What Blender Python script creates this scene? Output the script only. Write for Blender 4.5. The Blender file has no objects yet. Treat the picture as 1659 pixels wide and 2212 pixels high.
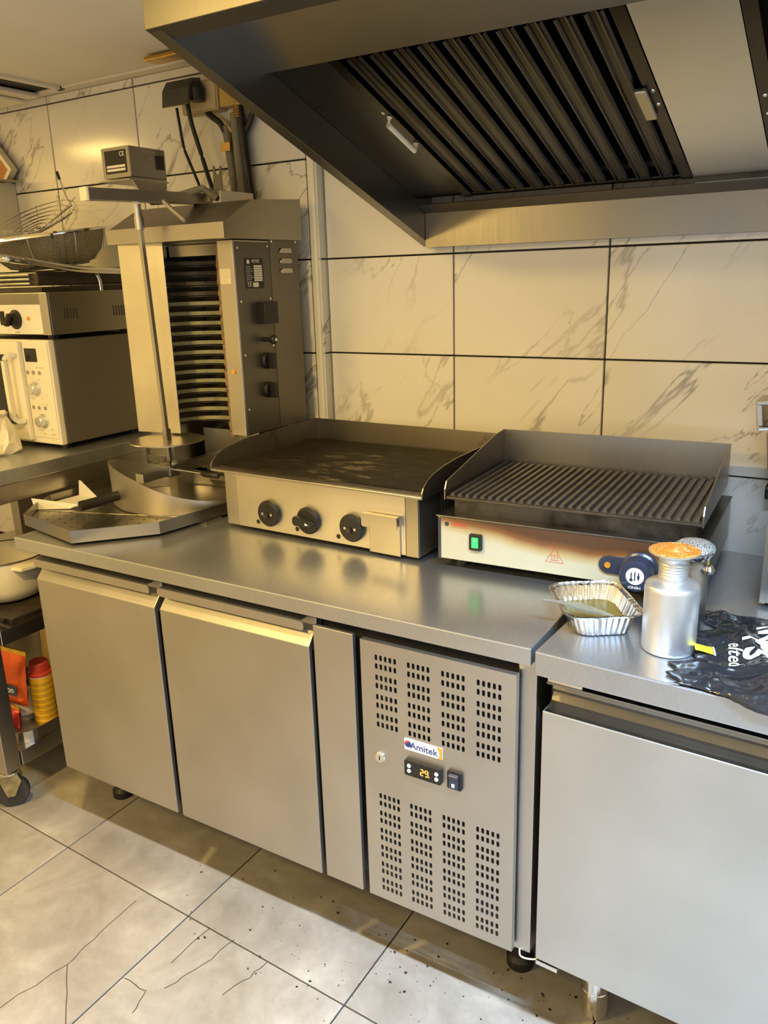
import bpy, bmesh, math, random
from mathutils import Vector, Matrix
from mathutils.geometry import tessellate_polygon
random.seed(7)
S = bpy.context.scene
COL = S.collection
PI = math.pi

# ---------------------------------------------------------------- camera
RW = [[0.856523251, 0.515307504, -0.028741896],
      [0.120206307, -0.253340498, -0.959879699],
      [-0.501914697, 0.818704323, -0.278935239]]
cam = bpy.data.cameras.new('camera')
cam.sensor_fit = 'HORIZONTAL'; cam.sensor_width = 36.0
cam.lens = 1751.506 / 1659 * 36.0
cam.clip_start = 0.02
camo = bpy.data.objects.new('camera', cam); COL.objects.link(camo)
m = Matrix.Identity(4)
for i in range(3):
    m[i][0] = RW[0][i]; m[i][1] = -RW[1][i]; m[i][2] = -RW[2][i]
m[0][3], m[1][3], m[2][3] = 0.0, -1.94, 1.457
camo.matrix_world = m
S.camera = camo
# ---------------------------------------------------------------- world, exposure
W = bpy.data.worlds.new('world'); S.world = W; W.use_nodes = True
W.node_tree.nodes['Background'].inputs[0].default_value = (0.9, 0.72, 0.42, 1)
W.node_tree.nodes['Background'].inputs[1].default_value = 0.02
S.cycles.sample_clamp_indirect = 4.0; S.cycles.blur_glossy = 1.0
S.view_settings.view_transform = 'Standard'
S.view_settings.look = 'None'
S.view_settings.gamma = 1
S.view_settings.use_curve_mapping = False
S.view_settings.exposure = 0.16
# ---------------------------------------------------------------- ceiling lamps: (name, x, y, size x, size y, watts, colour)
WARM = (1.0, 0.675, 0.20); COOL = (0.50, 0.72, 1.0)
LAMPS = [('area', -1.16, -1.385, 0.09, 0.06, 24, WARM),
         ('area', -3.10, -0.86, 0.34, 0.18, 9, WARM),
         ('area', -2.05, -2.45, 0.50, 0.30, 46, WARM),
         ('area', 0.30, -1.385, 1.00, 0.045, 78, COOL),
         ('area', 0.20, -2.75, 0.50, 0.30, 16, (1.0, 0.80, 0.48))]
DOORWAY = (-1.35, -0.50, 1.95, 7, (0.62, 0.80, 1.0))      # open doorway behind the camera: x0, x1, height, daylight watts, colour
CEIL = 2.05

# ================================================================ materials
MATS = {}
def nodes(name):
    mt = bpy.data.materials.new(name); mt.use_nodes = True
    nt = mt.node_tree; b = nt.nodes['Principled BSDF']
    return mt, nt, b
def N(nt, t, **k):
    n = nt.nodes.new(t)
    for a, v in k.items():
        if a.startswith('i_'):
            n.inputs[a[2:].replace('_', ' ')].default_value = v
        else: setattr(n, a, v)
    return n
def ramp(nt, src, stops):
    r = nt.nodes.new('ShaderNodeValToRGB'); e = r.color_ramp.elements
    while len(e) < len(stops): e.new(0.5)
    for q, (p, c) in zip(e, stops):
        q.position = p; q.color = (*c, 1) if len(c) == 3 else c
    nt.links.new(src, r.inputs[0]); return r
def plain(name, col, rough=0.5, metal=0.0, var=0.0, scale=8.0, bump=0.0, emit=0.0, spec=None, alpha=None, coat=0):
    if name in MATS: return MATS[name]
    mt, nt, b = nodes(name)
    b.inputs['Roughness'].default_value = rough; b.inputs['Metallic'].default_value = metal
    b.inputs['Base Color'].default_value = (*col, 1)
    if spec is not None: b.inputs['Specular IOR Level'].default_value = spec
    if coat: b.inputs['Coat Weight'].default_value = coat
    if var or bump:
        tc = N(nt, 'ShaderNodeTexCoord'); no = N(nt, 'ShaderNodeTexNoise', i_Scale=scale, i_Detail=5.0)
        nt.links.new(tc.outputs['Object'], no.inputs['Vector'])
        if var:
            r = ramp(nt, no.outputs['Fac'], [(0.25, tuple(c * (1 - var) for c in col)), (0.75, tuple(min(1, c * (1 + var)) for c in col))])
            nt.links.new(r.outputs[0], b.inputs['Base Color'])
        if bump:
            bp = N(nt, 'ShaderNodeBump', i_Strength=bump, i_Distance=0.002)
            nt.links.new(no.outputs['Fac'], bp.inputs['Height']); nt.links.new(bp.outputs[0], b.inputs['Normal'])
    if emit:
        b.inputs['Emission Color'].default_value = (*col, 1); b.inputs['Emission Strength'].default_value = emit
    MATS[name] = mt; return mt
def steel(name, col=(0.60, 0.575, 0.53), rough=0.32, grain=(3, 3, 160), gb=0.03, blotch=0.10, dirt=None, dirt_amt=0.0, scratch=False, haze=0.0, gw=0.10):
    """brushed stainless: streaky roughness along one axis, soft blotches, optional grease"""
    mt, nt, b = nodes(name); L = nt.links.new
    b.inputs['Metallic'].default_value = 1.0
    tc = N(nt, 'ShaderNodeTexCoord')
    mp = N(nt, 'ShaderNodeMapping'); mp.inputs['Scale'].default_value = grain
    L(tc.outputs['Object'], mp.inputs[0])
    n1 = N(nt, 'ShaderNodeTexNoise', i_Scale=3.0, i_Detail=4.0); L(mp.outputs[0], n1.inputs['Vector'])
    n2 = N(nt, 'ShaderNodeTexNoise', i_Scale=5.0, i_Detail=3.0); L(tc.outputs['Object'], n2.inputs['Vector'])
    ad = N(nt, 'ShaderNodeMath', operation='MULTIPLY_ADD'); ad.inputs[1].default_value = gw; ad.inputs[2].default_value = rough - gw / 2
    L(n1.outputs['Fac'], ad.inputs[0])
    a2 = N(nt, 'ShaderNodeMath', operation='MULTIPLY_ADD'); a2.inputs[1].default_value = blotch
    L(n2.outputs['Fac'], a2.inputs[0]); L(ad.outputs[0], a2.inputs[2]); L(a2.outputs[0], b.inputs['Roughness'])
    r = ramp(nt, n2.outputs['Fac'], [(0.3, tuple(c * 0.93 for c in col)), (0.7, tuple(min(1, c * 1.05) for c in col))])
    out = r.outputs[0]
    if dirt:
        n3 = N(nt, 'ShaderNodeTexNoise', i_Scale=7.0, i_Detail=8.0, i_Roughness=0.65); L(tc.outputs['Object'], n3.inputs['Vector'])
        rr = ramp(nt, n3.outputs['Fac'], [(0.62 - dirt_amt * 0.3, (0, 0, 0)), (0.80 - dirt_amt * 0.3, (1, 1, 1))])
        mx = N(nt, 'ShaderNodeMix', data_type='RGBA'); mx.inputs[7].default_value = (*dirt, 1)
        L(rr.outputs[0], mx.inputs[0]); L(out, mx.inputs[6]); out = mx.outputs[2]
    L(out, b.inputs['Base Color'])
    h = n1.outputs['Fac']
    if scratch:
        w = N(nt, 'ShaderNodeTexNoise', i_Scale=1.0, i_Detail=2.0)
        m2 = N(nt, 'ShaderNodeMapping'); m2.inputs['Scale'].default_value = (220, 9, 9); m2.inputs['Rotation'].default_value = (0, 0, 1.1)
        L(tc.outputs['Object'], m2.inputs[0]); L(m2.outputs[0], w.inputs['Vector'])
        am = N(nt, 'ShaderNodeMath', operation='ADD'); L(h, am.inputs[0]); L(w.outputs['Fac'], am.inputs[1]); h = am.outputs[0]
    if gb > 0:
        bp = N(nt, 'ShaderNodeBump', i_Strength=gb, i_Distance=0.002); L(h, bp.inputs['Height']); L(bp.outputs[0], b.inputs['Normal'])
    if haze:                                               # scuffed film: part of the light scatters widely
        b2 = N(nt, 'ShaderNodeBsdfPrincipled'); b2.inputs['Metallic'].default_value = 1.0; b2.inputs['Roughness'].default_value = .62
        L(out, b2.inputs['Base Color']); ms = N(nt, 'ShaderNodeMixShader'); L(b.outputs[0], ms.inputs[1]); L(b2.outputs[0], ms.inputs[2])
        sc = N(nt, 'ShaderNodeMapping'); sc.inputs['Scale'].default_value = (210, 34, 34); sc.inputs['Rotation'].default_value = (0, 0, .5); L(tc.outputs['Object'], sc.inputs[0])
        ns = N(nt, 'ShaderNodeTexNoise', i_Scale=2.0, i_Detail=6.0, i_Roughness=.7); L(sc.outputs[0], ns.inputs['Vector'])
        rs = N(nt, 'ShaderNodeMapRange'); rs.inputs[1].default_value = .35; rs.inputs[2].default_value = .7; rs.inputs[3].default_value = haze * .9; rs.inputs[4].default_value = min(1, haze * 1.12)
        L(ns.outputs['Fac'], rs.inputs[0]); L(rs.outputs[0], ms.inputs[0]); L(ms.outputs[0], nt.nodes['Material Output'].inputs[0])
    MATS[name] = mt; return mt
def marble():
    mt, nt, b = nodes('marble_tile'); L = nt.links.new
    tc = N(nt, 'ShaderNodeTexCoord'); oi = N(nt, 'ShaderNodeObjectInfo')
    ml = N(nt, 'ShaderNodeMath', operation='MULTIPLY'); ml.inputs[1].default_value = 13.0; L(oi.outputs['Random'], ml.inputs[0])
    av = N(nt, 'ShaderNodeVectorMath', operation='ADD'); L(tc.outputs['Object'], av.inputs[0]); L(ml.outputs[0], av.inputs[1])
    mp = N(nt, 'ShaderNodeMapping'); mp.inputs['Scale'].default_value = (3.4, 1, 0.9)
    m0 = N(nt, 'ShaderNodeMapping'); m0.inputs['Rotation'].default_value = (0, -0.70, 0)
    L(av.outputs[0], m0.inputs[0]); L(m0.outputs[0], mp.inputs[0])
    def vein(scale, width, off):
        n = N(nt, 'ShaderNodeTexNoise', i_Scale=scale, i_Detail=6.0, i_Roughness=0.55, i_Distortion=0.35)
        va = N(nt, 'ShaderNodeVectorMath', operation='ADD'); va.inputs[1].default_value = (off, off, off)
        L(mp.outputs[0], va.inputs[0]); L(va.outputs[0], n.inputs['Vector'])
        s = N(nt, 'ShaderNodeMath', operation='SUBTRACT'); s.inputs[1].default_value = 0.5; L(n.outputs['Fac'], s.inputs[0])
        a = N(nt, 'ShaderNodeMath', operation='ABSOLUTE'); L(s.outputs[0], a.inputs[0])
        r = ramp(nt, a.outputs[0], [(0.0, (1, 1, 1)), (width, (0, 0, 0))]); return r.outputs[0]
    v1 = vein(0.95, 0.010, 0); v2 = vein(1.5, 0.006, 5.3)
    mk = N(nt, 'ShaderNodeTexNoise', i_Scale=1.6, i_Detail=2.0); L(av.outputs[0], mk.inputs['Vector'])
    rk = ramp(nt, mk.outputs['Fac'], [(0.38, (0, 0, 0)), (0.54, (1, 1, 1))])
    mxv = N(nt, 'ShaderNodeMath', operation='MAXIMUM'); L(v1, mxv.inputs[0]); L(v2, mxv.inputs[1])
    mu = N(nt, 'ShaderNodeMath', operation='MULTIPLY'); L(mxv.outputs[0], mu.inputs[0]); L(rk.outputs[0], mu.inputs[1])
    m3 = N(nt, 'ShaderNodeMath', operation='MULTIPLY'); m3.inputs[1].default_value = 0.8; L(mu.outputs[0], m3.inputs[0])
    cl = N(nt, 'ShaderNodeTexNoise', i_Scale=3.0, i_Detail=3.0); L(av.outputs[0], cl.inputs['Vector'])
    base = ramp(nt, cl.outputs['Fac'], [(0.3, (0.70, 0.67, 0.61)), (0.7, (0.78, 0.755, 0.70))])
    mx = N(nt, 'ShaderNodeMix', data_type='RGBA'); mx.inputs[7].default_value = (0.24, 0.22, 0.20, 1)
    L(m3.outputs[0], mx.inputs[0]); L(base.outputs[0], mx.inputs[6]); L(mx.outputs[2], b.inputs['Base Color'])
    b.inputs['Roughness'].default_value = 0.16
    return mt
def floor_mat():
    mt, nt, b = nodes('stone_floor_tile'); L = nt.links.new
    tc = N(nt, 'ShaderNodeTexCoord')
    n1 = N(nt, 'ShaderNodeTexNoise', i_Scale=4.5, i_Detail=9.0, i_Roughness=0.62, i_Distortion=0.6); L(tc.outputs['Object'], n1.inputs['Vector'])
    n2 = N(nt, 'ShaderNodeTexNoise', i_Scale=38.0, i_Detail=6.0, i_Roughness=0.7); L(tc.outputs['Object'], n2.inputs['Vector'])
    r1 = ramp(nt, n1.outputs['Fac'], [(0.30, (0.22, 0.20, 0.175)), (0.50, (0.31, 0.29, 0.265)), (0.72, (0.43, 0.41, 0.38))])
    r2 = ramp(nt, n2.outputs['Fac'], [(0.3, (0.82, 0.80, 0.78)), (0.7, (1, 1, 1))])
    mx = N(nt, 'ShaderNodeMix', data_type='RGBA', blend_type='MULTIPLY'); mx.inputs[0].default_value = 0.7
    L(r1.outputs[0], mx.inputs[6]); L(r2.outputs[0], mx.inputs[7])
    L(mx.outputs[2], b.inputs['Base Color']); b.inputs['Roughness'].default_value = 0.36
    bp = N(nt, 'ShaderNodeBump', i_Strength=0.12, i_Distance=0.003); L(n2.outputs['Fac'], bp.inputs['Height']); L(bp.outputs[0], b.inputs['Normal'])
    return mt
def burnt_enamel():
    """cream panel scorched brown along its top edge (a stain with its own shape)"""
    mt, nt, b = nodes('scorched_cream_panel'); L = nt.links.new
    tc = N(nt, 'ShaderNodeTexCoord'); sp = N(nt, 'ShaderNodeSeparateXYZ'); L(tc.outputs['Object'], sp.inputs[0])
    no = N(nt, 'ShaderNodeTexNoise', i_Scale=5.0, i_Detail=3.0); L(tc.outputs['Object'], no.inputs['Vector'])
    mr = N(nt, 'ShaderNodeMapRange'); mr.inputs[1].default_value = 0.022; mr.inputs[2].default_value = 0.088
    L(sp.outputs[2], mr.inputs[0])
    xr = N(nt, 'ShaderNodeMapRange'); xr.inputs[1].default_value = 0.0; xr.inputs[2].default_value = 0.22; xr.inputs[3].default_value = -0.42; xr.inputs[4].default_value = 0.0
    L(sp.outputs[0], xr.inputs[0])
    a = N(nt, 'ShaderNodeMath', operation='MULTIPLY_ADD'); a.inputs[1].default_value = 0.45; L(no.outputs['Fac'], a.inputs[0]); L(mr.outputs[0], a.inputs[2])
    a2 = N(nt, 'ShaderNodeMath', operation='ADD'); L(a.outputs[0], a2.inputs[0]); L(xr.outputs[0], a2.inputs[1])
    r = ramp(nt, a2.outputs[0], [(0.40, (0.42, 0.42, 0.33)), (0.62, (0.36, 0.29, 0.14)), (0.82, (0.17, 0.07, 0.02)), (1.0, (0.07, 0.03, 0.012))])
    L(r.outputs[0], b.inputs['Base Color']); b.inputs['Roughness'].default_value = 0.35
    return mt
def mesh_cloth(name, col, scale, cover, metal=1.0, rough=0.4):
    """fine woven wire: see-through holes"""
    mt, nt, b = nodes(name); L = nt.links.new
    b.inputs['Base Color'].default_value = (*col, 1); b.inputs['Metallic'].default_value = metal; b.inputs['Roughness'].default_value = rough
    tc = N(nt, 'ShaderNodeTexCoord')
    n = N(nt, 'ShaderNodeTexVoronoi', i_Scale=scale, feature='DISTANCE_TO_EDGE'); L(tc.outputs['Object'], n.inputs['Vector'])
    r = ramp(nt, n.outputs['Distance'], [(cover, (1, 1, 1)), (cover + 0.02, (0, 0, 0))])
    L(r.outputs[0], b.inputs['Alpha'])
    return mt

def scuffed():
    """black hotplate with a pale scuffed patch near its middle (wear with its own shape)"""
    mt, nt, b = nodes('scuffed_iron'); L = nt.links.new
    tc = N(nt, 'ShaderNodeTexCoord'); mp = N(nt, 'ShaderNodeMapping'); mp.inputs['Location'].default_value = (-.29, -.16, -.158); mp.vector_type = 'POINT'
    L(tc.outputs['Object'], mp.inputs[0]); ln = N(nt, 'ShaderNodeVectorMath', operation='LENGTH'); L(mp.outputs[0], ln.inputs[0])
    mr = N(nt, 'ShaderNodeMapRange'); mr.inputs[1].default_value = .03; mr.inputs[2].default_value = .26; mr.inputs[3].default_value = .16; mr.inputs[4].default_value = 0.0; L(ln.outputs['Value'], mr.inputs[0])
    m2 = N(nt, 'ShaderNodeMapping'); m2.inputs['Scale'].default_value = (14, 40, 14); L(tc.outputs['Object'], m2.inputs[0])
    no = N(nt, 'ShaderNodeTexNoise', i_Scale=1.0, i_Detail=8.0, i_Roughness=.7); L(m2.outputs[0], no.inputs['Vector'])
    ad = N(nt, 'ShaderNodeMath', operation='ADD'); L(no.outputs['Fac'], ad.inputs[0]); L(mr.outputs[0], ad.inputs[1])
    r = ramp(nt, ad.outputs[0], [(.45, (.013, .0105, .008)), (.66, (.026, .021, .015)), (.80, (.20, .165, .11))]); L(r.outputs[0], b.inputs['Base Color'])
    b.inputs['Roughness'].default_value = .6; b.inputs['Specular IOR Level'].default_value = .12
    bp = N(nt, 'ShaderNodeBump', i_Strength=.3, i_Distance=.002); L(no.outputs['Fac'], bp.inputs['Height']); L(bp.outputs[0], b.inputs['Normal'])
    return mt
def woven():
    mt, nt, b = nodes('woven_wire'); tc = N(nt, 'ShaderNodeTexCoord'); v = N(nt, 'ShaderNodeTexVoronoi', i_Scale=330.0, feature='DISTANCE_TO_EDGE')
    nt.links.new(tc.outputs['Object'], v.inputs['Vector']); r = ramp(nt, v.outputs['Distance'], [(.10, (.62, .60, .56)), (.26, (.02, .02, .02))])
    nt.links.new(r.outputs[0], b.inputs['Base Color']); b.inputs['Roughness'].default_value = .4; b.inputs['Metallic'].default_value = .6
    bp = N(nt, 'ShaderNodeBump', i_Strength=1.0, i_Distance=.001, invert=True); nt.links.new(v.outputs['Distance'], bp.inputs['Height']); nt.links.new(bp.outputs[0], b.inputs['Normal'])
    return mt
M_STEEL = steel('brushed_steel', (0.50, 0.475, 0.44), 0.26)
M_TOP = steel('worktop_steel', (0.50, 0.515, 0.54), 0.20, (5, 120, 5), 0.0, 0.10, haze=0.34, gw=0.02)  # bluish base tint stands in for cool lamp light scattered off neutral steel
M_DOOR2 = steel('cabinet_door_steel', (0.55, 0.545, 0.53), 0.40, (4, 4, 160), 0.02, 0.10)  # paler, more neutral door steel: the cooler light at right put into its colour
M_DOOR = steel('door_steel', (0.49, 0.47, 0.44), 0.38, (4, 4, 160), 0.02, 0.10)
M_DARKSTEEL = steel('greasy_steel', (0.36, 0.34, 0.31), 0.30, (4, 4, 90), 0.05, 0.16, dirt=(0.10, 0.055, 0.02), dirt_amt=0.25)
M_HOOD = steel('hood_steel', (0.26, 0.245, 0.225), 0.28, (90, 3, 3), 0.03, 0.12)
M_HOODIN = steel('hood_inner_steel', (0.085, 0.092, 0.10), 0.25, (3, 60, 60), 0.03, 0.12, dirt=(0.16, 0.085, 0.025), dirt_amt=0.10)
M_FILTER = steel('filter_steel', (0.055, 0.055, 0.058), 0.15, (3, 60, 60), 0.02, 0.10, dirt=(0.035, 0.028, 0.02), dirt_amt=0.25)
M_GRIDSIDE = steel('splash_steel', (0.34, 0.315, 0.275), 0.27, (80, 80, 4), 0.04, 0.15, dirt=(0.11, 0.05, 0.02), dirt_amt=0.06)
M_CHROME = plain('chrome', (0.75, 0.73, 0.70), 0.12, 1.0, 0.05, 20)
M_ALU = plain('spun_aluminium', (0.70, 0.70, 0.70), 0.40, 0.92, 0.06, 25, 0.05)
M_FOIL = plain('foil', (0.86, 0.85, 0.83), 0.22, 1.0, 0.04, 60, 0.5)
M_BLACK = plain('black_plastic', (0.013, 0.012, 0.011), 0.42, 0, 0.2, 30, spec=.35)
M_RUBBER = plain('dark_rubber', (0.03, 0.028, 0.025), 0.6, 0, 0.3, 30)
M_GASKET = plain('dark_recess', (0.022, 0.020, 0.017), 0.7, 0, 0.2, 10)
M_NAVY = plain('navy_plastic', (0.022, 0.030, 0.055), 0.3, 0, 0.15, 20)
M_WHITEP = plain('white_print', (0.80, 0.78, 0.74), 0.5, 0, 0.03, 30)
M_CREAM = plain('cream_plastic', (0.72, 0.67, 0.55), 0.4, 0, 0.04, 12)
M_CERAM = plain('cream_enamel', (0.74, 0.70, 0.60), 0.25, 0, 0.05, 8)
M_PAINT = plain('ceiling_paint', (0.72, 0.68, 0.58), 0.7, 0, 0.05, 3, 0.03)
M_WALLPAINT = plain('room_wall_paint', (0.66, 0.62, 0.52), 0.6, 0, 0.05, 3)
M_GROUT = plain('dark_grout', (0.030, 0.026, 0.022), 0.85, 0, 0.2, 40)
M_TRIM = plain('cream_corner_trim', (0.74, 0.70, 0.58), 0.35, 0, 0.04, 10)
M_MARBLE = marble()
M_FLOOR = floor_mat()
M_SCORCH = burnt_enamel()
M_IRON = plain('seasoned_iron', (0.016, 0.013, 0.010), 0.62, 0.0, 0.7, 14, 0.35, spec=.10)
M_SCUFF = scuffed()
M_RIBS = plain('worn_iron_ribs', (0.11, 0.093, 0.072), 0.45, 0.6, 0.35, 40, 0.3)
M_SOOT = plain('baked_grease', (0.035, 0.026, 0.018), 0.38, 0.1, 0.6, 22, 0.6)
M_BROWN = plain('rusty_ceramic', (0.16, 0.095, 0.04), 0.7, 0, 0.5, 60, 0.6)
M_QUARTZ = plain('heater_tube', (0.34, 0.33, 0.19), 0.3, 0, 0.3, 25)
M_QUARTZ2 = plain('sooty_heater_tube', (0.07, 0.05, 0.03), 0.4, 0, 0.5, 25)
M_BRASS = plain('brass', (0.55, 0.36, 0.12), 0.35, 1.0, 0.15, 30)
M_TAN = plain('aged_plastic', (0.42, 0.32, 0.17), 0.5, 0, 0.2, 15)
M_GREYPIPE = plain('grey_conduit', (0.17, 0.155, 0.12), 0.5, 0, 0.2, 15)
M_RED = plain('red_print', (0.50, 0.045, 0.03), 0.5, 0, 0.08, 20)
M_ORANGE = plain('orange_print', (0.80, 0.27, 0.03), 0.45, 0, 0.05, 20)
M_BLUE = plain('blue_print', (0.02, 0.035, 0.16), 0.5, 0, 0.1, 20)
M_PAPER = plain('white_card', (0.62, 0.60, 0.57), 0.6, 0, 0.03, 10)
M_YELLOW = plain('yellow_print', (0.80, 0.62, 0.02), 0.45, 0, 0.06, 15)
M_GLASSK = plain('black_glass', (0.010, 0.010, 0.010), 0.08, 0, 0.1, 10)

# ================================================================ helpers
TH = {}
def link(o): COL.objects.link(o); return o
def thing(name, label, cat, loc=(0, 0, 0), rot=0.0, group=None):
    o = bpy.data.objects.new(name, None); link(o); o.empty_display_size = 0.05
    o.location = loc; o.rotation_euler = (0, 0, rot); o['label'] = label; o['category'] = cat
    if group: o['group'] = group
    TH[o.name] = Matrix.Translation(loc) @ Matrix.Rotation(rot, 4, 'Z')
    return o
def tag(o, label, cat, group=None):
    o['label'] = label; o['category'] = cat
    if group: o['group'] = group
    return o
def root(o):
    while o.parent: o = o.parent
    return o
def obj(name, bm, mat, parent=None, world=True, bevel=0.0, smooth=False, label=None, seg=2, structure=False, kind=None):
    """link a bmesh as one mesh; world=True: coordinates are world ones and get moved into the thing's frame"""
    me = bpy.data.meshes.new(name)
    if parent is not None and world:
        bmesh.ops.transform(bm, matrix=TH[root(parent).name].inverted(), verts=bm.verts)
    bmesh.ops.recalc_face_normals(bm, faces=bm.faces)
    bm.to_mesh(me); bm.free()
    me.materials.append(mat)
    o = bpy.data.objects.new(name, me); link(o)
    if parent is not None: o.parent = parent
    if smooth:
        for p in me.polygons: p.use_smooth = True
        me.set_sharp_from_angle(angle=math.radians(42))
    if bevel:
        b = o.modifiers.new('bevel', 'BEVEL'); b.width = bevel; b.segments = seg; b.limit_method = 'ANGLE'; b.angle_limit = 0.6
    if label: o['label'] = label
    if structure: o['kind'] = 'structure'
    if kind: o['kind'] = kind
    return o
def B(): return bmesh.new()
def box(bm, x0, x1, y0, y1, z0, z1, M=None):
    v = [bm.verts.new(p) for p in ((x0, y0, z0), (x1, y0, z0), (x1, y1, z0), (x0, y1, z0), (x0, y0, z1), (x1, y0, z1), (x1, y1, z1), (x0, y1, z1))]
    for f in ((0, 3, 2, 1), (4, 5, 6, 7), (0, 1, 5, 4), (1, 2, 6, 5), (2, 3, 7, 6), (3, 0, 4, 7)): bm.faces.new([v[i] for i in f])
    if M is not None: bmesh.ops.transform(bm, matrix=M, verts=v)
    return bm
def bx(*a, M=None): return box(B(), *a, M=M)
def prism(bm, prof, a0, a1, axis='x', M=None):
    """closed profile extruded along an axis; profile pairs are the two other axes in order"""
    def P(u, v, a):
        return {'x': (a, u, v), 'y': (u, a, v), 'z': (u, v, a)}[axis]
    A = [bm.verts.new(P(u, v, a0)) for u, v in prof]; C = [bm.verts.new(P(u, v, a1)) for u, v in prof]
    n = len(prof)
    for i in range(n): bm.faces.new((A[i], A[(i + 1) % n], C[(i + 1) % n], C[i]))
    for t in tessellate_polygon([[Vector((u, v, 0)) for u, v in prof]]):
        for q in (A, C):
            try: bm.faces.new([q[i] for i in t])
            except ValueError: pass
    if M is not None: bmesh.ops.transform(bm, matrix=M, verts=A + C)
    return bm
def lathe(bm, prof, c=(0, 0, 0), n=32, M=None, cap=True):
    rings = []; vs = []
    for r, z in prof:
        ring = [bm.verts.new((c[0] + r * math.cos(2 * PI * i / n), c[1] + r * math.sin(2 * PI * i / n), c[2] + z)) for i in range(n)]
        rings.append(ring); vs += ring
    for a, b in zip(rings, rings[1:]):
        for i in range(n): bm.faces.new((a[i], a[(i + 1) % n], b[(i + 1) % n], b[i]))
    if cap:
        if prof[0][0] > 1e-5: bm.faces.new(rings[0][::-1])
        if prof[-1][0] > 1e-5: bm.faces.new(rings[-1])
    if M is not None: bmesh.ops.transform(bm, matrix=M, verts=vs)
    bmesh.ops.remove_doubles(bm, verts=vs, dist=1e-6)
    return bm
def tube(bm, pts, r, n=8, caps=True, flat=None):
    """swept tube through points; flat=(w,h) gives a rectangular section instead"""
    pts = [Vector(p) for p in pts]; rings = []
    for i, p in enumerate(pts):
        t = (pts[min(i + 1, len(pts) - 1)] - pts[max(i - 1, 0)]).normalized()
        up = Vector((0, 0, 1)) if abs(t.z) < 0.95 else Vector((0, 1, 0))
        s = t.cross(up).normalized(); u = s.cross(t).normalized()
        if flat:
            w, h = flat[0] / 2, flat[1] / 2
            ring = [bm.verts.new(p + s * a * w + u * b * h) for a, b in ((-1, -1), (1, -1), (1, 1), (-1, 1))]
        else:
            rr = r[i] if isinstance(r, (list, tuple)) else r
            ring = [bm.verts.new(p + s * rr * math.cos(2 * PI * k / n) + u * rr * math.sin(2 * PI * k / n)) for k in range(n)]
        rings.append(ring)
    for a, b in zip(rings, rings[1:]):
        for k in range(len(a)): bm.faces.new((a[k], a[(k + 1) % len(a)], b[(k + 1) % len(a)], b[k]))
    if caps: bm.faces.new(rings[0][::-1]); bm.faces.new(rings[-1])
    return bm
def spline(pts, k=6):
    P = [Vector(p) for p in pts]; out = []
    for i in range(len(P) - 1):
        a, b, c, d = P[max(i - 1, 0)], P[i], P[i + 1], P[min(i + 2, len(P) - 1)]
        for j in range(k):
            t = j / k
            out.append(0.5 * ((2 * b) + (c - a) * t + (2 * a - 5 * b + 4 * c - d) * t * t + (3 * b - a - 3 * c + d) * t ** 3))
    out.append(P[-1]); return out
def holed(bm, outer, holes, M=None, thick=0.0):
    """flat sheet in local xy with real holes; thick gives it walls"""
    loops = [outer] + holes
    flat = [q for l in loops for q in l]
    top = [bm.verts.new((x, y, 0)) for x, y in flat]
    tris = tessellate_polygon([[Vector((x, y, 0)) for x, y in l] for l in loops])
    for t in tris:
        try: bm.faces.new([top[i] for i in t])
        except ValueError: pass
    vs = list(top)
    if thick:
        low = [bm.verts.new((x, y, -thick)) for x, y in flat]; vs += low
        k = 0
        for l in loops:
            n = len(l)
            for i in range(n):
                a, b = k + i, k + (i + 1) % n
                bm.faces.new((top[a], top[b], low[b], low[a]))
            k += n
        for t in tris:
            try: bm.faces.new([low[i] for i in reversed(t)])
            except ValueError: pass
    if M is not None: bmesh.ops.transform(bm, matrix=M, verts=vs)
    return bm
FR = Matrix.Rotation(PI / 2, 4, 'X')                       # local xy -> world xz, facing the room (-y)
def face_front(x, y, z): return Matrix.Translation((x, y, z)) @ FR
def face_right(x, y, z): return Matrix.Translation((x, y, z)) @ Matrix.Rotation(PI / 2, 4, 'Z') @ FR
def text_bm(s, size, M, depth=0.0004, bold=0.0, shear=0.0, sx=1.0, align='CENTER'):
    cu = bpy.data.curves.new('lettering', 'FONT'); cu.body = s; cu.size = size; cu.extrude = depth / 2; cu.offset = bold
    cu.align_x = align; cu.align_y = 'CENTER'; cu.shear = shear; cu.resolution_u = 3
    o = bpy.data.objects.new('lettering', cu); COL.objects.link(o)
    dg = bpy.context.evaluated_depsgraph_get(); dg.update()
    me = bpy.data.meshes.new_from_object(o.evaluated_get(dg))
    bm = bmesh.new(); bm.from_mesh(me)
    bpy.data.objects.remove(o); bpy.data.curves.remove(cu); bpy.data.meshes.remove(me)
    bmesh.ops.transform(bm, matrix=M @ Matrix.Diagonal((sx, 1, 1, 1)), verts=bm.verts)
    return bm
def rrect(w, h, r, k=4, cx=0, cy=0):
    out = []
    for sx, sy, a0 in ((1, 1, 0), (-1, 1, PI / 2), (-1, -1, PI), (1, -1, 1.5 * PI)):
        for i in range(k + 1):
            a = a0 + PI / 2 * i / k
            out.append((cx + sx * (w / 2 - r) + r * math.cos(a), cy + sy * (h / 2 - r) + r * math.sin(a)))
    return out
def plate(w, h, r, t, M, cx=0, cy=0):
    bm = B(); prism(bm, rrect(w, h, r, 4, cx, cy), 0, t, 'z', M); return bm
def copy_of(o, parent=None):
    c = o.copy(); COL.objects.link(c)
    if parent is not None: c.parent = parent
    return c
def disc_front(x, y, z, r, d, n=24, prof=None):
    """a turned part whose axis points at the room (-y)"""
    M = Matrix.Translation((x, y, z)) @ FR
    return lathe(B(), prof or [(r, 0), (r, d)], n=n, M=M)
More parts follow.
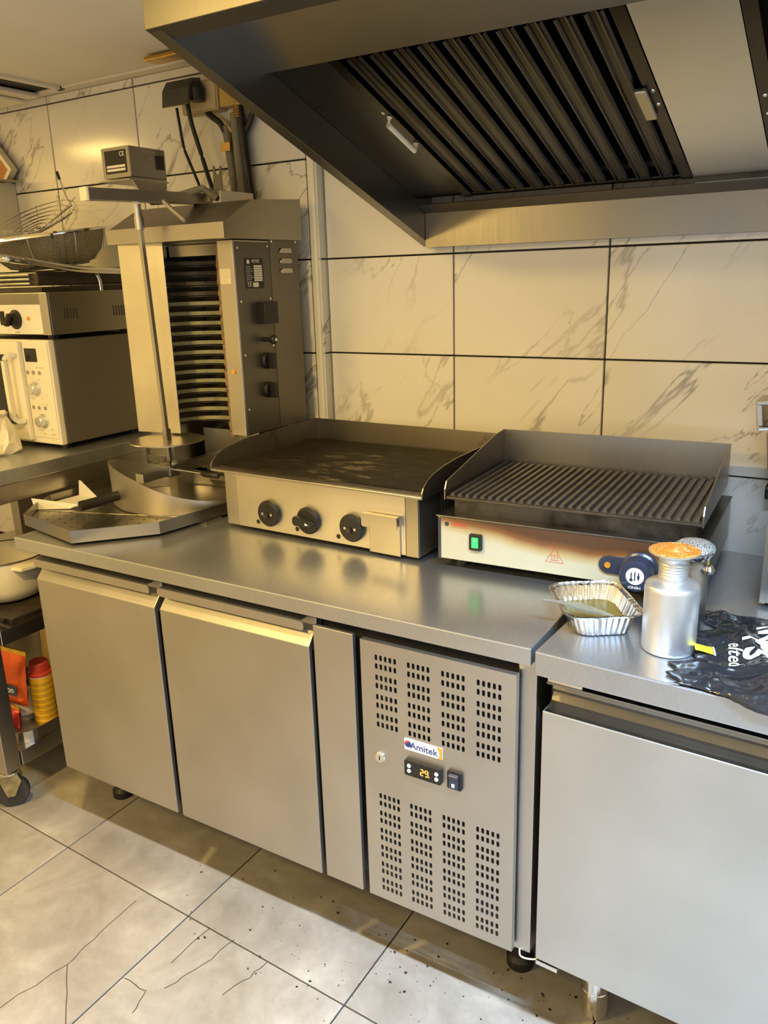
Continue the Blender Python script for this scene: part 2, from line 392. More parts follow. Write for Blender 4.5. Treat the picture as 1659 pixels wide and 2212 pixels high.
def disc_right(x, y, z, r, d, n=24, prof=None):
    M = Matrix.Translation((x, y, z)) @ Matrix.Rotation(PI / 2, 4, 'Y')
    return lathe(B(), prof or [(r, 0), (r, d)], n=n, M=M)

# ================================================================ room shell
XL, XR, YF = -3.35, 1.55, -3.40
wall = obj('wall_back', bx(XL, XR, 0.012, 0.09, 0, CEIL), M_GROUT, structure=True)
TILES = {}
def wall_tile(x0, x1, z0, z1, y):
    """one glazed tile, its front face at y"""
    g = 0.0022; w, h = x1 - x0 - 2 * g, z1 - z0 - 2 * g
    if w < 0.005 or h < 0.005: return
    key = (round(w, 3), round(h, 3))
    if key not in TILES:
        o = obj('tile', bx(-w / 2, w / 2, 0, 0.013, -h / 2, h / 2), M_MARBLE, bevel=0.0012, seg=1); TILES[key] = o
    else: o = copy_of(TILES[key])
    o.parent = wall; o.location = ((x0 + x1) / 2, y, (z0 + z1) / 2)
    return o
RZ = [0.0, 0.232, 0.487, 0.742, 0.997, 1.252, 1.508, 1.765, 2.02]
RX = [-1.3505, -0.9600, -0.5620, -0.1640, 0.2340, 0.632, 1.03, 1.43, XR]
LX = [XL, -3.188, -2.793, -2.398, -2.003, -1.608, -1.3840]
obj('wall_return', bx(XL, -1.358, -0.017, 0.012, 0, CEIL), M_GROUT, parent=wall, world=False)
for i in range(2, len(RZ) - 1):
    for j in range(len(RX) - 1): wall_tile(RX[j], RX[j + 1], RZ[i], RZ[i + 1], 0.0)
    for j in range(len(LX) - 1): wall_tile(LX[j], LX[j + 1], RZ[i], RZ[i + 1], -0.030)
for j in range(len(LX) - 1): wall_tile(LX[j], LX[j + 1], 2.02, 2.045, -0.030)
for j in range(len(RX) - 1): wall_tile(RX[j], RX[j + 1], 2.02, 2.05, 0.0)
for i in range(2, len(RZ) - 1):                             # narrow return strips beside the trim
    o = obj('tile', bx(-1.3578, -1.3528, -0.028, 0.010, RZ[i] + .002, RZ[i + 1] - .002), M_MARBLE); o.parent = wall
bm = B()
prism(bm, [(-1.3815, -0.017), (-1.3815, -0.030), (-1.378, -0.0345), (-1.366, -0.0355), (-1.359, -0.033), (-1.3575, -0.028), (-1.3575, -0.017)], 0.4, 2.045, 'z')
obj('trim_1', bm, M_TRIM, smooth=False, structure=True)
obj('ceiling', bx(XL, XR, YF, 0.09, CEIL, CEIL + 0.06), M_PAINT, structure=True)
obj('trim_2', bx(XL, -1.10, -0.072, -0.017, CEIL - 0.006, CEIL + 0.001), M_PAINT, structure=True, bevel=0.003)
obj('wall_left', bx(XL - .08, XL, YF, 0.09, 0, CEIL), M_WALLPAINT, structure=True)
obj('wall_right', bx(XR, XR + .08, YF, 0.09, 0, CEIL), M_WALLPAINT, structure=True)
DX0, DX1, DH, DWT, DC = DOORWAY
bm = B(); box(bm, XL, DX0, YF - .08, YF, 0, CEIL); box(bm, DX1, XR, YF - .08, YF, 0, CEIL); box(bm, DX0, DX1, YF - .08, YF, DH, CEIL)
obj('wall_front', bm, M_WALLPAINT, structure=True)
la = bpy.data.lights.new('daylight', 'AREA'); la.shape = 'RECTANGLE'; la.size = DX1 - DX0; la.size_y = DH - .05; la.energy = DWT; la.color = DC
lo = bpy.data.objects.new('daylight', la); link(lo); lo.location = ((DX0 + DX1) / 2, YF - .10, DH / 2); lo.rotation_euler = (PI / 2, 0, 0)
# floor: grout bed plus separate stone tiles
flo = obj('floor', bx(XL, XR, YF, 0.09, -0.06, -0.0035), M_GROUT, structure=True)
FT = None; PT = 0.4633; k = -0.047
for i in range(-4, 8):
    for j in range(-6, 3):
        x0 = -1.7235 + i * PT; y0 = -0.8148 + j * PT
        if x0 > XR - .05 or x0 + PT < XL + .05 or y0 + PT < YF + .05 or y0 > 0: continue
        g = 0.0018
        if FT is None:
            bm = B(); prism(bm, [(g, g + k * g), (PT - g, g + k * (PT - g)), (PT - g, PT - g + k * (PT - g)), (g, PT - g + k * g)], -0.0034, 0.0, 'z')
            FT = o = obj('tile', bm, M_FLOOR, bevel=0.0006, seg=1)
        else: o = copy_of(FT)
        o.parent = flo; o.location = (x0, y0 + k * (x0 + 1.7235), 0)
# crumbs and hairline cracks on the floor
bm = B()
for q in range(190):
    x = -1.45 + 1.2 * random.random() ** .6; y = random.triangular(-.98, -.57, -.66)
    s = random.choice([0.0008, 0.001, 0.0014, 0.0022]) * random.uniform(.6, 1.2)
    box(bm, -s, s, -s * .7, s * .7, 0, s, Matrix.Translation((x, y, 0.0)) @ Matrix.Rotation(random.random() * 3, 4, 'Z'))
o = obj('floor_crumbs', bm, M_SOOT, kind='stuff'); tag(o, 'dark crumbs scattered on the floor tiles in front of the steel counters', 'crumbs')
def crack(pts, w=0.0009):
    bm2 = B(); P = []
    for a, b in zip(pts, pts[1:]):
        for t in (0, .25, .5, .75): P.append(((a[0] + (b[0] - a[0]) * t) + random.uniform(-.003, .003), (a[1] + (b[1] - a[1]) * t) + random.uniform(-.003, .003), 0.0001))
    P.append((*pts[-1], 0.0001))
    tube(bm2, P, w, flat=(w * 2, 0.0004)); o = obj('crack', bm2, M_GROUT); o.parent = flo
for l in [[(-1.428, -1.221), (-1.394, -1.078), (-1.403, -1.000), (-1.409, -.862)], [(-1.394, -1.078), (-1.271, -1.179)], [(-1.168, -1.093), (-1.188, -1.039), (-1.2545, -1.039)], [(-1.189, -.8405), (-1.194, -.958)], [(-1.114, -.838), (-1.126, -.927), (-1.157, -1.015)], [(-1.010, -.8485), (-1.0155, -.900), (-1.036, -.966)]]: crack(l)

# ceiling lamps: housings with a lit opening
for k, (nm, x, y, sx, sy, wt, c) in enumerate(LAMPS):
    lb = ['small warm ceiling spotlight in front of the hood corner', 'warm ceiling lamp nearest the left wall', 'large square warm ceiling lamp left of the camera', 'long cool white ceiling batten in front of the extractor hood', 'square warm ceiling lamp behind the camera at right'][k]
    t = thing('ceiling_light', lb, 'light', (x, y, CEIL))
    if nm == 'area':
        bm = B()
        for a in ((-sx / 2 - .02, sx / 2 + .02, -sy / 2 - .02, -sy / 2), (-sx / 2 - .02, sx / 2 + .02, sy / 2, sy / 2 + .02), (-sx / 2 - .02, -sx / 2, -sy / 2, sy / 2), (sx / 2, sx / 2 + .02, -sy / 2, sy / 2)):
            box(bm, *a, -0.012, 0)
        obj('frame', bm, M_CREAM, t, world=False)
        la = bpy.data.lights.new('lamp', 'AREA'); la.shape = 'RECTANGLE'; la.size = sx; la.size_y = sy; la.energy = wt; la.color = c; la.spread = math.radians((116 if c is COOL else 160) if sy < .1 else 180)
        lo = bpy.data.objects.new('lamp', la); link(lo); lo.parent = t; lo.location = (0, 0, -0.010)

# ceiling air vent, top left
t = thing('ceiling_vent', 'pale square air vent set into the ceiling above the microwave', 'vent', (-2.45, -0.25, CEIL))
bm = B()
x0, x1, y0, y1 = -2.72, -2.268, -0.52, -0.058
for a in ((x0, x1, y1 - .02, y1), (x0, x1, y0, y0 + .02), (x0, x0 + .02, y0, y1), (x1 - .02, x1, y0, y1)): box(bm, *a, CEIL - .010, CEIL + .001)
obj('frame', bm, M_CREAM, t, bevel=.002)
obj('duct', bx(x0 + .02, x1 - .02, y0 + .02, y1 - .02, CEIL - .003, CEIL - .001), M_GASKET, t)
o = obj('louvre', bx(-2.70, -2.37, -0.40, -0.075, CEIL - .022, CEIL - .008), M_CREAM, t, bevel=.004)
obj('louvre', bx(-2.70, -2.42, -0.34, -0.09, CEIL - .032, CEIL - .023), M_CREAM, t, bevel=.003)

# ================================================================ refrigerated counter (left)
t = thing('refrigerated_counter', 'long two-door stainless refrigerated counter with slotted grille panel, under the griddle', 'counter', (-1.14, -0.40, 0))
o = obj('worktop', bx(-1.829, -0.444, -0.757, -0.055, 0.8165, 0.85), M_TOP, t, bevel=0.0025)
obj('body', bx(-1.795, -0.475, -0.700, -0.08, 0.205, 0.8160), M_GASKET, t)
obj('side_panel', bx(-0.474, -0.440, -0.735, -0.08, 0.200, 0.8160), M_STEEL, t, bevel=0.002, label='right side panel')
def door(x0, x1, par):
    bm = B()
    prism(bm, [(-.755, .2035), (-.755, .7480), (-.725, .7830), (-.725, .7990), (-.706, .7990), (-.706, .7350), (-.743, .7350), (-.743, .2035)], x0, x1, 'x')
    d = obj('door', bm, M_DOOR, par, bevel=0.0015)
    bm = B(); prism(bm, rrect(x1 - x0 - .009, .0200, .008, 4, (x0 + x1) / 2 - .005, .7912), -.7565, -.7545, 'y')
    box(bm, x0 + .004, x1 - .02, -.7550, -.725, .7990, .8010)
    obj('handle', bm, M_DOOR, d)
    obj('gasket', bx(x0 + .012, x1 - .012, -.7428, -.7005, .2200, .7340), M_GASKET, d)
    obj('hinge_cap', bx(x0 + .01, x0 + .05, -.745, -.715, .197, .2034), M_CREAM, d)
    return d
door(-1.7630, -1.3475, t); door(-1.3300, -0.9130, t)
obj('filler_panel', bx(-0.9020, -0.8075, -0.7530, -0.742, 0.2035, 0.797), M_DOOR, t, bevel=0.0015)
# grille panel with real slots
holes = []
rows = [.7617, .7433, .7196, .7019, .6782, .6600, .6368, .6184] + [.4564 - .0407 * g - (.0175 if q else 0) for g in range(6) for q in (0, 1)]
for ci, cx in enumerate((-.7543, -.6836, -.6122, -.5415)):
    for s in range(5):
        for z in rows:
            x = cx + s * .0103; w, h, c = .0029, .0058, .0014
            holes.append([(x - w + c, z - h), (x + w - c, z - h), (x + w, z - h + c), (x + w, z + h - c), (x + w - c, z + h), (x - w + c, z + h), (x - w, z + h - c), (x - w, z - h + c)])
bm = B(); holed(bm, [(-.7895, .2070), (-.4695, .2070), (-.4695, .7930), (-.7895, .7930)], holes, Matrix.Translation((0, -.755, 0)) @ FR, .0014)
for a in ((-.7895, -.7880, -.7535, -.742, .207, .793), (-.4710, -.4695, -.7535, -.742, .207, .793), (-.788, -.471, -.7535, -.742, .7916, .793), (-.788, -.471, -.7535, -.742, .207, .2084)): box(bm, *a)
g = obj('grille_panel', bm, M_DOOR, t)
# badge, controller, rocker switch, lock
bd = obj('badge', plate(.0815, .0240, .0015, .0012, face_front(-.6546, -.755, .5945)), M_WHITEP, t, label='white badge plate with blue lettering')
obj('badge_lettering', text_bm('Amitek', .0195, face_front(-.6535, -.7563, .5935), bold=.0003, sx=1.02), M_BLUE, bd)
bm = B(); prism(bm, [(.031, -.012), (.0405, -.012), (.0405, .012), (.028, .012), (.034, .004), (.0352, -.004), (.0335, -.010)], 0, .0003, 'z', face_front(-.6546, -.7562, .5945))
obj('badge_stripe', bm, M_ORANGE, bd)
lo = obj('badge_globe', disc_front(-.6875, -.7562, .5955, .0072, .0005), M_BLUE, bd)
bm = B(); prism(bm, [(.0072 * math.cos(a) , .0072 * math.sin(a)) for a in [PI * .35 + i * .25 for i in range(9)]] + [(-.002, .001), (0, .0035)], 0, .0003, 'z', face_front(-.6875, -.7568, .5955))
obj('badge_globe', bm, M_RED, bd)
ct = obj('controller', plate(.0790, .0330, .003, .009, face_front(-.6528, -.755, .5480)), M_BLACK, t, bevel=.0015, label='black temperature controller')
obj('display_window', plate(.044, .020, .001, .0004, face_front(-.6510, -.7641, .5480)), M_GLASSK, ct)
M_LED = plain('orange_led', (1.0, 0.20, 0.03), .4, emit=5.0)
def seg7(bm, x, z, s, segs, M):
    w, h, q = s * .5, s, s * .13
    R = {'a': (0, h, w, q), 'g': (0, h / 2, w, q), 'd': (0, 0, w, q)}
    for c in segs:
        if c in R:
            _, zz, ww, qq = R[c]; box(bm, x - ww / 2 + q * .4, x + ww / 2 - q * .4, z + zz - qq / 2, z + zz + qq / 2, 0, .0003, M)
        else:
            xx = x + (w / 2 if c in 'bc' else -w / 2); z0 = z + (h / 2 if c in 'bf' else 0)
            box(bm, xx - q / 2, xx + q / 2, z0 + q * .4, z0 + h / 2 - q * .4, 0, .0003, M)
MD = face_front(-.6470, -.7646, .5415) @ Matrix.Shear('XY', 4, (0.0, 0.0))
bm = B(); seg7(bm, -.0065, 0, .0125, 'abged', MD); seg7(bm, .0035, 0, .0125, 'abcdfg', MD); box(bm, .0085, .0098, -.0006, .0008, 0, .0003, MD)
obj('display_digits', bm, M_LED, ct, label='orange glowing figure 29')
for dx in (-.0290, .0300):
    for dz in (.0055, -.0055):
        obj('button', lathe(B(), [(.0042, 0), (.0038, .0012)], n=16, M=face_front(-.6528 + dx, -.7641, .5480 + dz)), M_WHITEP, ct)
sw = obj('switch', plate(.0300, .0370, .003, .006, face_front(-.5870, -.755, .5490)), M_BLACK, t, bevel=.001, label='black rocker switch')
bm = B(); prism(bm, [(-.761, .534), (-.7665, .536), (-.7630, .5485), (-.7680, .562), (-.761, .564)], -.5965, -.5775, 'x')
obj('rocker', bm, M_NAVY, sw, bevel=.0008); obj('rocker_mark', bx(-.590, -.584, -.7665, -.7655, .538, .545), M_CREAM, sw)
lk = obj('lock', disc_front(-.7510, -.755, .5465, .0110, .004, prof=[(.0115, 0), (.0115, .002), (.0095, .005), (0, .005)]), M_CHROME, t, smooth=False)
obj('keyhole', bx(-.7522, -.7500, -.7605, -.7599, .542, .551), M_BLACK, lk)
for x in (-1.775, -.520):
    for y in (-.575, -.16):
        obj('leg', lathe(B(), [(.030, 0), (.030, .02), (.022, .03), (.022, .2045)], (x, y, 0), 20), M_BLACK, t)
obj('drain_wire', tube(B(), spline([(-.462, -.73, .204), (-.455, -.745, .196), (-.43, -.745, .200), (-.405, -.73, .206)]), .0016, 6), M_CREAM, t)

# ================================================================ refrigerated cabinet (right)
A2 = -0.050
t = thing('refrigerated_cabinet', 'stainless undercounter cabinet with one wide plain door, at the right of the grille panel', 'cabinet', (-0.4352, -0.7632, 0), A2)
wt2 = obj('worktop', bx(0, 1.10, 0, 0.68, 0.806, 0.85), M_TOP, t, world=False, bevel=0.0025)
obj('body', bx(0.010, 1.09, 0.055, 0.66, 0.215, 0.8055), M_GASKET, t, world=False)
obj('door', bx(0.0140, 0.62, 0.006, 0.050, 0.2190, 0.7400), M_DOOR2, t, world=False, bevel=0.0015)
bm = B(); prism(bm, [(.008, .7415), (.012, .7405), (.036, .748), (.045, .760), (.040, .768), (.044, .776), (.034, .786), (.012, .790), (.012, .7935), (.052, .7935), (.052, .7415)], .018, .615, 'x')
obj('grip_channel', bm, steel('grip_steel', (.30, .285, .26), .2, (3, 90, 90), .01, .1), t, world=False, label='reflective recessed grip channel')
obj('hinge', bx(.016, .058, .004, .03, .2085, .2165), M_CHROME, t, world=False)
obj('hinge', bx(.020, .080, .012, .04, .7945, .800), M_CHROME, t, world=False)
obj('body_rail', bx(0.62, 1.09, 0.010, 0.055, 0.219, 0.79), M_DOOR, t, world=False)
for x in (.085, 1.00):
    for y in (.152, .58):
        obj('leg', lathe(B(), [(.024, 0), (.0275, .004), (.0275, .062), (.0265, .064), (.0265, .120), (.030, .126), (.030, .2145)], (x, y, 0), 28), M_CHROME, t, world=False)

# ================================================================ extractor hood
t = thing('extractor_hood', 'large stainless extractor hood with baffle filters over the grills', 'hood', (-0.4, -0.45, CEIL))
XH0, XH1 = -1.045, 0.75
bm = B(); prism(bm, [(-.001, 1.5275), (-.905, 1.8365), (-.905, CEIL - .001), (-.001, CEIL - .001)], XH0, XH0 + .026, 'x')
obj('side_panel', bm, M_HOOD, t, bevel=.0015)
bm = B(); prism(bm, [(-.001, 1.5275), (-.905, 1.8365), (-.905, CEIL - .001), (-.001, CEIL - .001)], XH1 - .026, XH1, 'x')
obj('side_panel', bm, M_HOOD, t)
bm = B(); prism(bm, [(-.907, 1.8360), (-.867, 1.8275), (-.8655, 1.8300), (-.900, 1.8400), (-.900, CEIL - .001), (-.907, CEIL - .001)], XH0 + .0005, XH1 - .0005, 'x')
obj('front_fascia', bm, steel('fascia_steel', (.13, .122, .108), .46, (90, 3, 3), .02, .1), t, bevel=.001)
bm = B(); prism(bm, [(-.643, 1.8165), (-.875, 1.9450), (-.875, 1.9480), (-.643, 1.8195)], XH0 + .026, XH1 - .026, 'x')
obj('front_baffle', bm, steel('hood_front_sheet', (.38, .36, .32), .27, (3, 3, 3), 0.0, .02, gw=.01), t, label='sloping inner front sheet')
# rear gutter
bm = B(); prism(bm, [(-.002, 1.5265), (-.034, 1.5262), (-.036, 1.6065), (-.078, 1.6235), (-.079, 1.6215), (-.0385, 1.6045), (-.040, 1.5240), (-.002, 1.5240)], XH0 + .027, XH1 - .027, 'x')
obj('grease_gutter', bm, M_HOOD, t, label='rear grease gutter')
# filter bank: sloped frame. local x along hood, local y up the slope, local z out of the bank towards the room
p0 = Vector((0, -.083, 1.6275)); d = Vector((0, -.644 + .083, 1.8175 - 1.6275)); LS = d.length; d.normalize()
nrm = Vector((0, -abs(d.z), -abs(d.y)))
MS = Matrix(((1, 0, 0, p0.x), (0, d.y, nrm.y, p0.y), (0, d.z, nrm.z, p0.z), (0, 0, 0, 1)))
obj('blank_panel', bx(-1.018, -.891, 0, LS, -.012, -.010, M=MS), M_HOODIN, t, label='plain bluish panel at the left of the filters')
obj('blank_panel', bx(-.372, -.226, 0, LS, -.008, -.006, M=MS), steel('blank_panel_steel', (.70, .74, .80), .26, (3, 60, 60), .03, .12), t, label='bright plain panel between two filters')  # bright bluish base: cool light on this panel put into its colour
obj('filter_back', bx(-1.018, XH1 - .027, .002, LS - .002, -.050, -.047, M=MS), M_SOOT, t, label='dark void behind the baffles')
def baffle_filter(xa, xb, par, proto=[None]):
    bm = B()
    box(bm, xa, xa + .022, 0, LS, -.03, -.004, MS); box(bm, xb - .022, xb, 0, LS, -.03, -.004, MS)
    box(bm, xa + .022, xb - .022, 0, .016, -.03, -.006, MS); box(bm, xa + .022, xb - .022, LS - .012, LS, -.03, -.006, MS)
    f = obj('filter', bm, M_FILTER, par, bevel=.001)
    n = 10; w = (xb - xa - .05) / n
    for i in range(n):
        cx = xa + .025 + w * (i + .5)
        prof = [(-.016, -.024), (-.016, -.004), (-.0125, .000), (-.0095, .0005), (-.0070, -.0028), (-.0040, -.0035), (.0040, -.0035), (.0070, -.0028), (.0095, .0005), (.0125, .000), (.016, -.004), (.016, -.024), (.0145, -.024), (.0145, -.008), (-.0145, -.008), (-.0145, -.024)]
        b2 = B(); prism(b2, [(u, v - .004) for u, v in prof], -LS / 2 + .018, LS / 2 - .014, 'y')
        if proto[0] is None:
            bmesh.ops.transform(b2, matrix=MS.to_3x3().to_4x4(), verts=b2.verts)
            o = obj('baffle', b2, M_FILTER, None); proto[0] = o
            o.parent = f
        else:
            b2.free(); o = copy_of(proto[0], f)
        o.location = MS @ Vector((cx, LS / 2, 0)) - Vector(TH[par.name].translation)
    return f
f1 = baffle_filter(-.889, -.374, t); f2 = baffle_filter(-.224, .291, t)
obj('blank_panel', bx(.293, XH1 - .027, 0, LS, -.012, -.010, M=MS), M_HOODIN, t)
obj('filter_handle', tube(B(), [MS @ Vector(p) for p in ((-.876, .275, -.003), (-.876, .275, .012), (-.876, .385, .012), (-.876, .385, -.003))], .0055, 8), M_CREAM, f1)
obj('rivet', lathe(B(), [(.004, 0), (.003, .002), (0, .0025)], n=10, M=MS @ Matrix.Translation((-.882, .400, -.004))), M_CHROME, f1)
obj('filter_handle', bx(-.409, -.389, .270, .365, -.004, .006, M=MS), M_STEEL, f1, bevel=.003)
for y in (.255, .300): obj('rivet', lathe(B(), [(.004, 0), (.003, .002), (0, .0025)], n=10, M=MS @ Matrix.Translation((-.3815, y + .05, -.004))), M_CHROME, f1)
for y in (.23, .29): obj('rivet', lathe(B(), [(.004, 0), (.003, .002), (0, .0025)], n=10, M=MS @ Matrix.Translation((-.2140, y, -.004))), M_CHROME, f2)

# ================================================================ griddle
GA = -0.0337
t = thing('griddle', 'wide stainless gas griddle with flat black hotplate and three knobs', 'griddle', (-1.3876, -.4454, .85), GA)
gw, gd = .5718, .40
bm = B(); box(bm, 0, gw, 0, gd - .01, .0095, .150)
obj('body', bm, steel('griddle_body_steel', (.60, .57, .50), .30), t, world=False, bevel=.002)
M_BRIGHT = steel('bright_brushed_steel', (.66, .62, .54), .30, (90, 90, 4), .03, .2)
obj('front_panel', bx(.0430, .5385, -.0030, -.0002, .0110, .149), M_BRIGHT, t, world=False, bevel=.0008)
obj('corner_strip', bx(.5400, .5716, -.0035, -.0002, .0100, .149), M_GRIDSIDE, t, world=False, bevel=.0008)
bm = B()
for q in range(6): box(bm, gw + .0001, gw + .0012, .10 + q * .014, .106 + q * .014, .09, .135)
obj('side_vent', bm, M_GASKET, t, world=False, kind='stuff')
rim = obj('rim', bx(-.0216, gw + .0216, -.0240, gd + .012, .1500, .1560), M_STEEL, t, world=False, bevel=.0015)
obj('hotplate', bx(-.012, gw + .012, .012, gd - .002, .1562, .1600), M_SCUFF, t, world=False, bevel=.001)
obj('grease_channel', bx(-.012, gw + .012, -.010, .010, .1562, .1572), M_SOOT, t, world=False)
wing = [(-.022, .150), (-.022, .164), (-.016, .174), (.000, .186), (.030, .197), (.075, .2045), (.130, .210), (gd + .010, .2165), (gd + .010, .150)]
for u in (-.0222, gw + .0196):
    bm = B(); prism(bm, wing, u, u + .0026, 'x'); obj('splash_wing', bm, M_GRIDSIDE, t, world=False)
obj('back_splash', bx(-.0196, gw + .0196, gd + .0075, gd + .0105, .1562, .2165), M_GRIDSIDE, t, world=False)
for (u, z, full) in ((.1509, .0578, 0), (.2725, .0566, 1), (.3990, .0570, 0)):
    kn = obj('knob', disc_front(u, -.003, z, .033, .012, 32, [(.0325, 0), (.0330, .010), (.0300, .0140), (.0270, .0150), (0, .0140 if not full else .016)]), M_BLACK, t, world=False, smooth=False,
             label=None if full else 'knob base with its cap missing')
    if full:
        bm = B(); prism(bm, [(-.030, -.006), (-.024, -.012), (.024, -.0065), (.030, 0), (.024, .0065), (-.024, .012), (-.030, .006)], .0, .020, 'z', face_front(u, -.016, z) @ Matrix.Rotation(-.12, 4, 'Z'))
        obj('knob_grip', bm, M_BLACK, kn, world=False, bevel=.003)
        bm = B(); prism(bm, [(.010, -.003), (.020, 0), (.010, .003)], 0, .0005, 'z', face_front(u, -.0363, z) @ Matrix.Rotation(-.12, 4, 'Z')); obj('knob_mark', bm, M_WHITEP, kn, world=False)
    else:
        for du in (-.0135, .0135): obj('screw', bx(u + du - .0035, u + du + .0035, -.0205, -.0172, z - .0035, z + .0035), M_CHROME, kn, world=False, bevel=.001)
        obj('spindle', disc_front(u, -.017, z - .003, .006, .008, 12), M_SOOT, kn, world=False)
for (u, z) in ((.1076, .0291), (.2316, .0279), (.3545, .0277)):
    obj('pilot_hole', disc_front(u, -.0028, z, .0058, .0006, 18), M_BLACK, t, world=False)
bm = B(); box(bm, .4435, .5265, -.0065, -.0032, .0065, .094)
dr = obj('drip_drawer', bm, M_STEEL, t, world=False, bevel=.001)
bm = B(); prism(bm, rrect(.094, .030, .006, 4, .4810, .0850), -.0225, -.0205, 'y'); box(bm, .436, .526, -.0215, -.0066, .0985, .1000)
obj('handle', bm, M_STEEL, dr, world=False)
for (u, v) in ((.04, .04), (.53, .04), (.04, .34), (.53, .34)):
    obj('foot', lathe(B(), [(.018, 0), (.018, .0094)], (u, v, 0), 16), M_BLACK, t, world=False)

# ================================================================ ribbed contact grill plate (cream front)
HA = 0.0387
t = thing('ribbed_grill', 'electric ribbed grill with scorched cream front, standing right of the griddle', 'grill', (-.7671, -.4712, .85), HA)
hw, hd = .5364, .385
obj('body', bx(0, hw, 0, hd, .0215, .1150), M_GRIDSIDE, t, world=False, bevel=.002)
pan = obj('front_panel', bx(0.0, .520, -.0014, 0.0, -.0445, .0455), M_SCORCH, t, world=False)
for v in pan.data.vertices: v.co.z += .0455
pan.location = (.0075, -.0002, .0225)
obj('edge_stripe', bx(.0020, .0085, -.0024, -.0002, .0220, .1120), M_NAVY, t, world=False)
obj('top_deck', bx(-.002, hw + .002, -.004, hd, .1152, .1185), steel('deck_steel', (.16, .16, .16), .24, (90, 4, 4), .01, .2, dirt=(.02, .016, .012), dirt_amt=.2), t, world=False, bevel=.001)
obj('grill_base', bx(.030, hw - .020, .022, hd - .02, .1187, .1500), steel('grimy_base_steel', (.10, .09, .075), .3, (4, 4, 40), .02, .2, dirt=(.02, .015, .01), dirt_amt=.5), t, world=False)
gp = obj('grill_plate', bx(.014, .526, .012, .352, .1502, .1560), M_SOOT, t, world=False, bevel=.002)
nR = 30
for i in range(nR):
    u = .026 + i * (.490 / (nR - 1)); b2 = B(); prism(b2, [(-.0050, .1561), (-.0036, .1625), (.0036, .1625), (.0050, .1561)], .020, .344, 'y')
    if i == 0: r0 = o = obj('rib', b2, M_RIBS, gp, world=False)
    else: b2.free(); o = copy_of(r0, gp)
    o.location = (u, 0, 0)
side = [(.010, .1502), (.010, .172), (.020, .188), (.300, .2370), (.360, .2400), (.360, .1502)]
for u in (.0110, .5265):
    bm = B(); prism(bm, [(v, z) for v, z in side], u, u + .0024, 'x'); obj('splash_wing', bm, M_GRIDSIDE, t, world=False)
obj('back_splash', bx(.0136, .5264, .3575, .3600, .1502, .2400), M_GRIDSIDE, t, world=False)
# logo, switch, warning triangle, thermostat
lg = obj('logo', disc_front(.0223, -.0018, .1003, .0048, .0004, 18), M_NAVY, pan, world=False); lg.location = (-.0075, .0002, -.0225)
o = obj('lettering', text_bm('HENDI', .0088, face_front(.0320, -.0020, .1008) , bold=.0002, sx=1.35, align='LEFT'), M_RED, pan, world=False); o.location = (-.0075, .0002, -.0225)
o = obj('underline', bx(.032, .072, -.0021, -.0018, .0950, .0954), M_RED, pan, world=False); o.location = (-.0075, .0002, -.0225)
sw = obj('switch', plate(.0275, .0350, .003, .007, face_front(.0895, -.0016, .0690)), M_BLACK, t, world=False, bevel=.001, label='black rocker switch lit green')
obj('rocker', plate(.0140, .0220, .001, .003, face_front(.0895, -.0086, .0690)), plain('green_lamp', (.02, .55, .10), .3, emit=1.1), sw, world=False, label='green lit rocker')
obj('rocker_mark', bx(.0888, .0902, -.0122, -.0117, .0720, .0775), M_WHITEP, sw, world=False)
bm = B()
tri = [(.2383, .0478), (.2763, .0478), (.2573, .0808)]; ctr = (.2573, .0588)
inn = [(c[0] + (p[0] - c[0]) * .91, c[1] + (p[1] - c[1]) * .91) for p, c in [(p, ctr) for p in tri]]
holed(bm, tri, [inn], Matrix.Translation((0, -.0018, 0)) @ FR, .0003)
for q in (-.006, 0, .006):
    P = spline([(.2573 + q - .0012, -.0019, .0565), (.2573 + q + .0014, -.0019, .0590), (.2573 + q - .0014, -.0019, .0625), (.2573 + q + .0012, -.0019, .0650)], 3); tube(bm, P, .0005, 4)
box(bm, .2490, .2660, -.0021, -.0018, .0525, .0536)
o = obj('warning_mark', bm, M_RED, pan, world=False, label='red hot-surface triangle'); o.location = (-.0075, .0002, -.0225)
lev = obj('thermostat', plate(.0780, .0350, .0174, .0050, face_front(.3850, -.0018, .0610)), M_NAVY, t, world=False, bevel=.001, label='navy thermostat plate')
obj('pilot_lamp', disc_front(.3640, -.0066, .0610, .0060, .003, 20), plain('amber_lens', (.45, .20, .02), .25), lev, world=False)
obj('index_dot', disc_front(.3905, -.0066, .0590, .0018, .0006, 12), M_WHITEP, lev, world=False)
kn = obj('knob', disc_front(.4256, -.0060, .0610, .031, .05, 40, [(.0350, 0), (.0350, .010), (.0310, .013), (.0300, .044), (.0270, .048), (0, .048)]), M_NAVY, lev, world=False, label='navy knob with white round badge')
obj('knob_badge', disc_front(.4256, -.0541, .0630, .0165, .0004, 28), M_WHITEP, kn, world=False)
bm = B()
for q, hgt in ((-.0065, .013), (0.0, .016), (.0065, .013)): box(bm, .4256 + q - .0011, .4256 + q + .0011, -.0550, -.0546, .0630 - hgt * .55, .0630 + hgt * .55)
lathe(bm, [(.0032, 0), (.0032, .0004)], n=14, M=face_front(.4191, -.0546, .0555)); box(bm, .4300, .4342, -.0550, -.0546, .0590, .0650)
obj('knob_badge_mark', bm, M_NAVY, kn, world=False)
obj('knob_lettering', text_bm('HENDI', .0070, face_front(.4256, -.0544, .0410) @ Matrix.Rotation(PI, 4, 'Z'), sx=1.1), M_WHITEP, kn, world=False)
bm = B(); lathe(bm, [(.026, 0), (.026, .0006)], n=28, M=Matrix.Translation((hw + .0002, .050, .070)) @ Matrix.Rotation(PI / 2, 4, 'Y'))
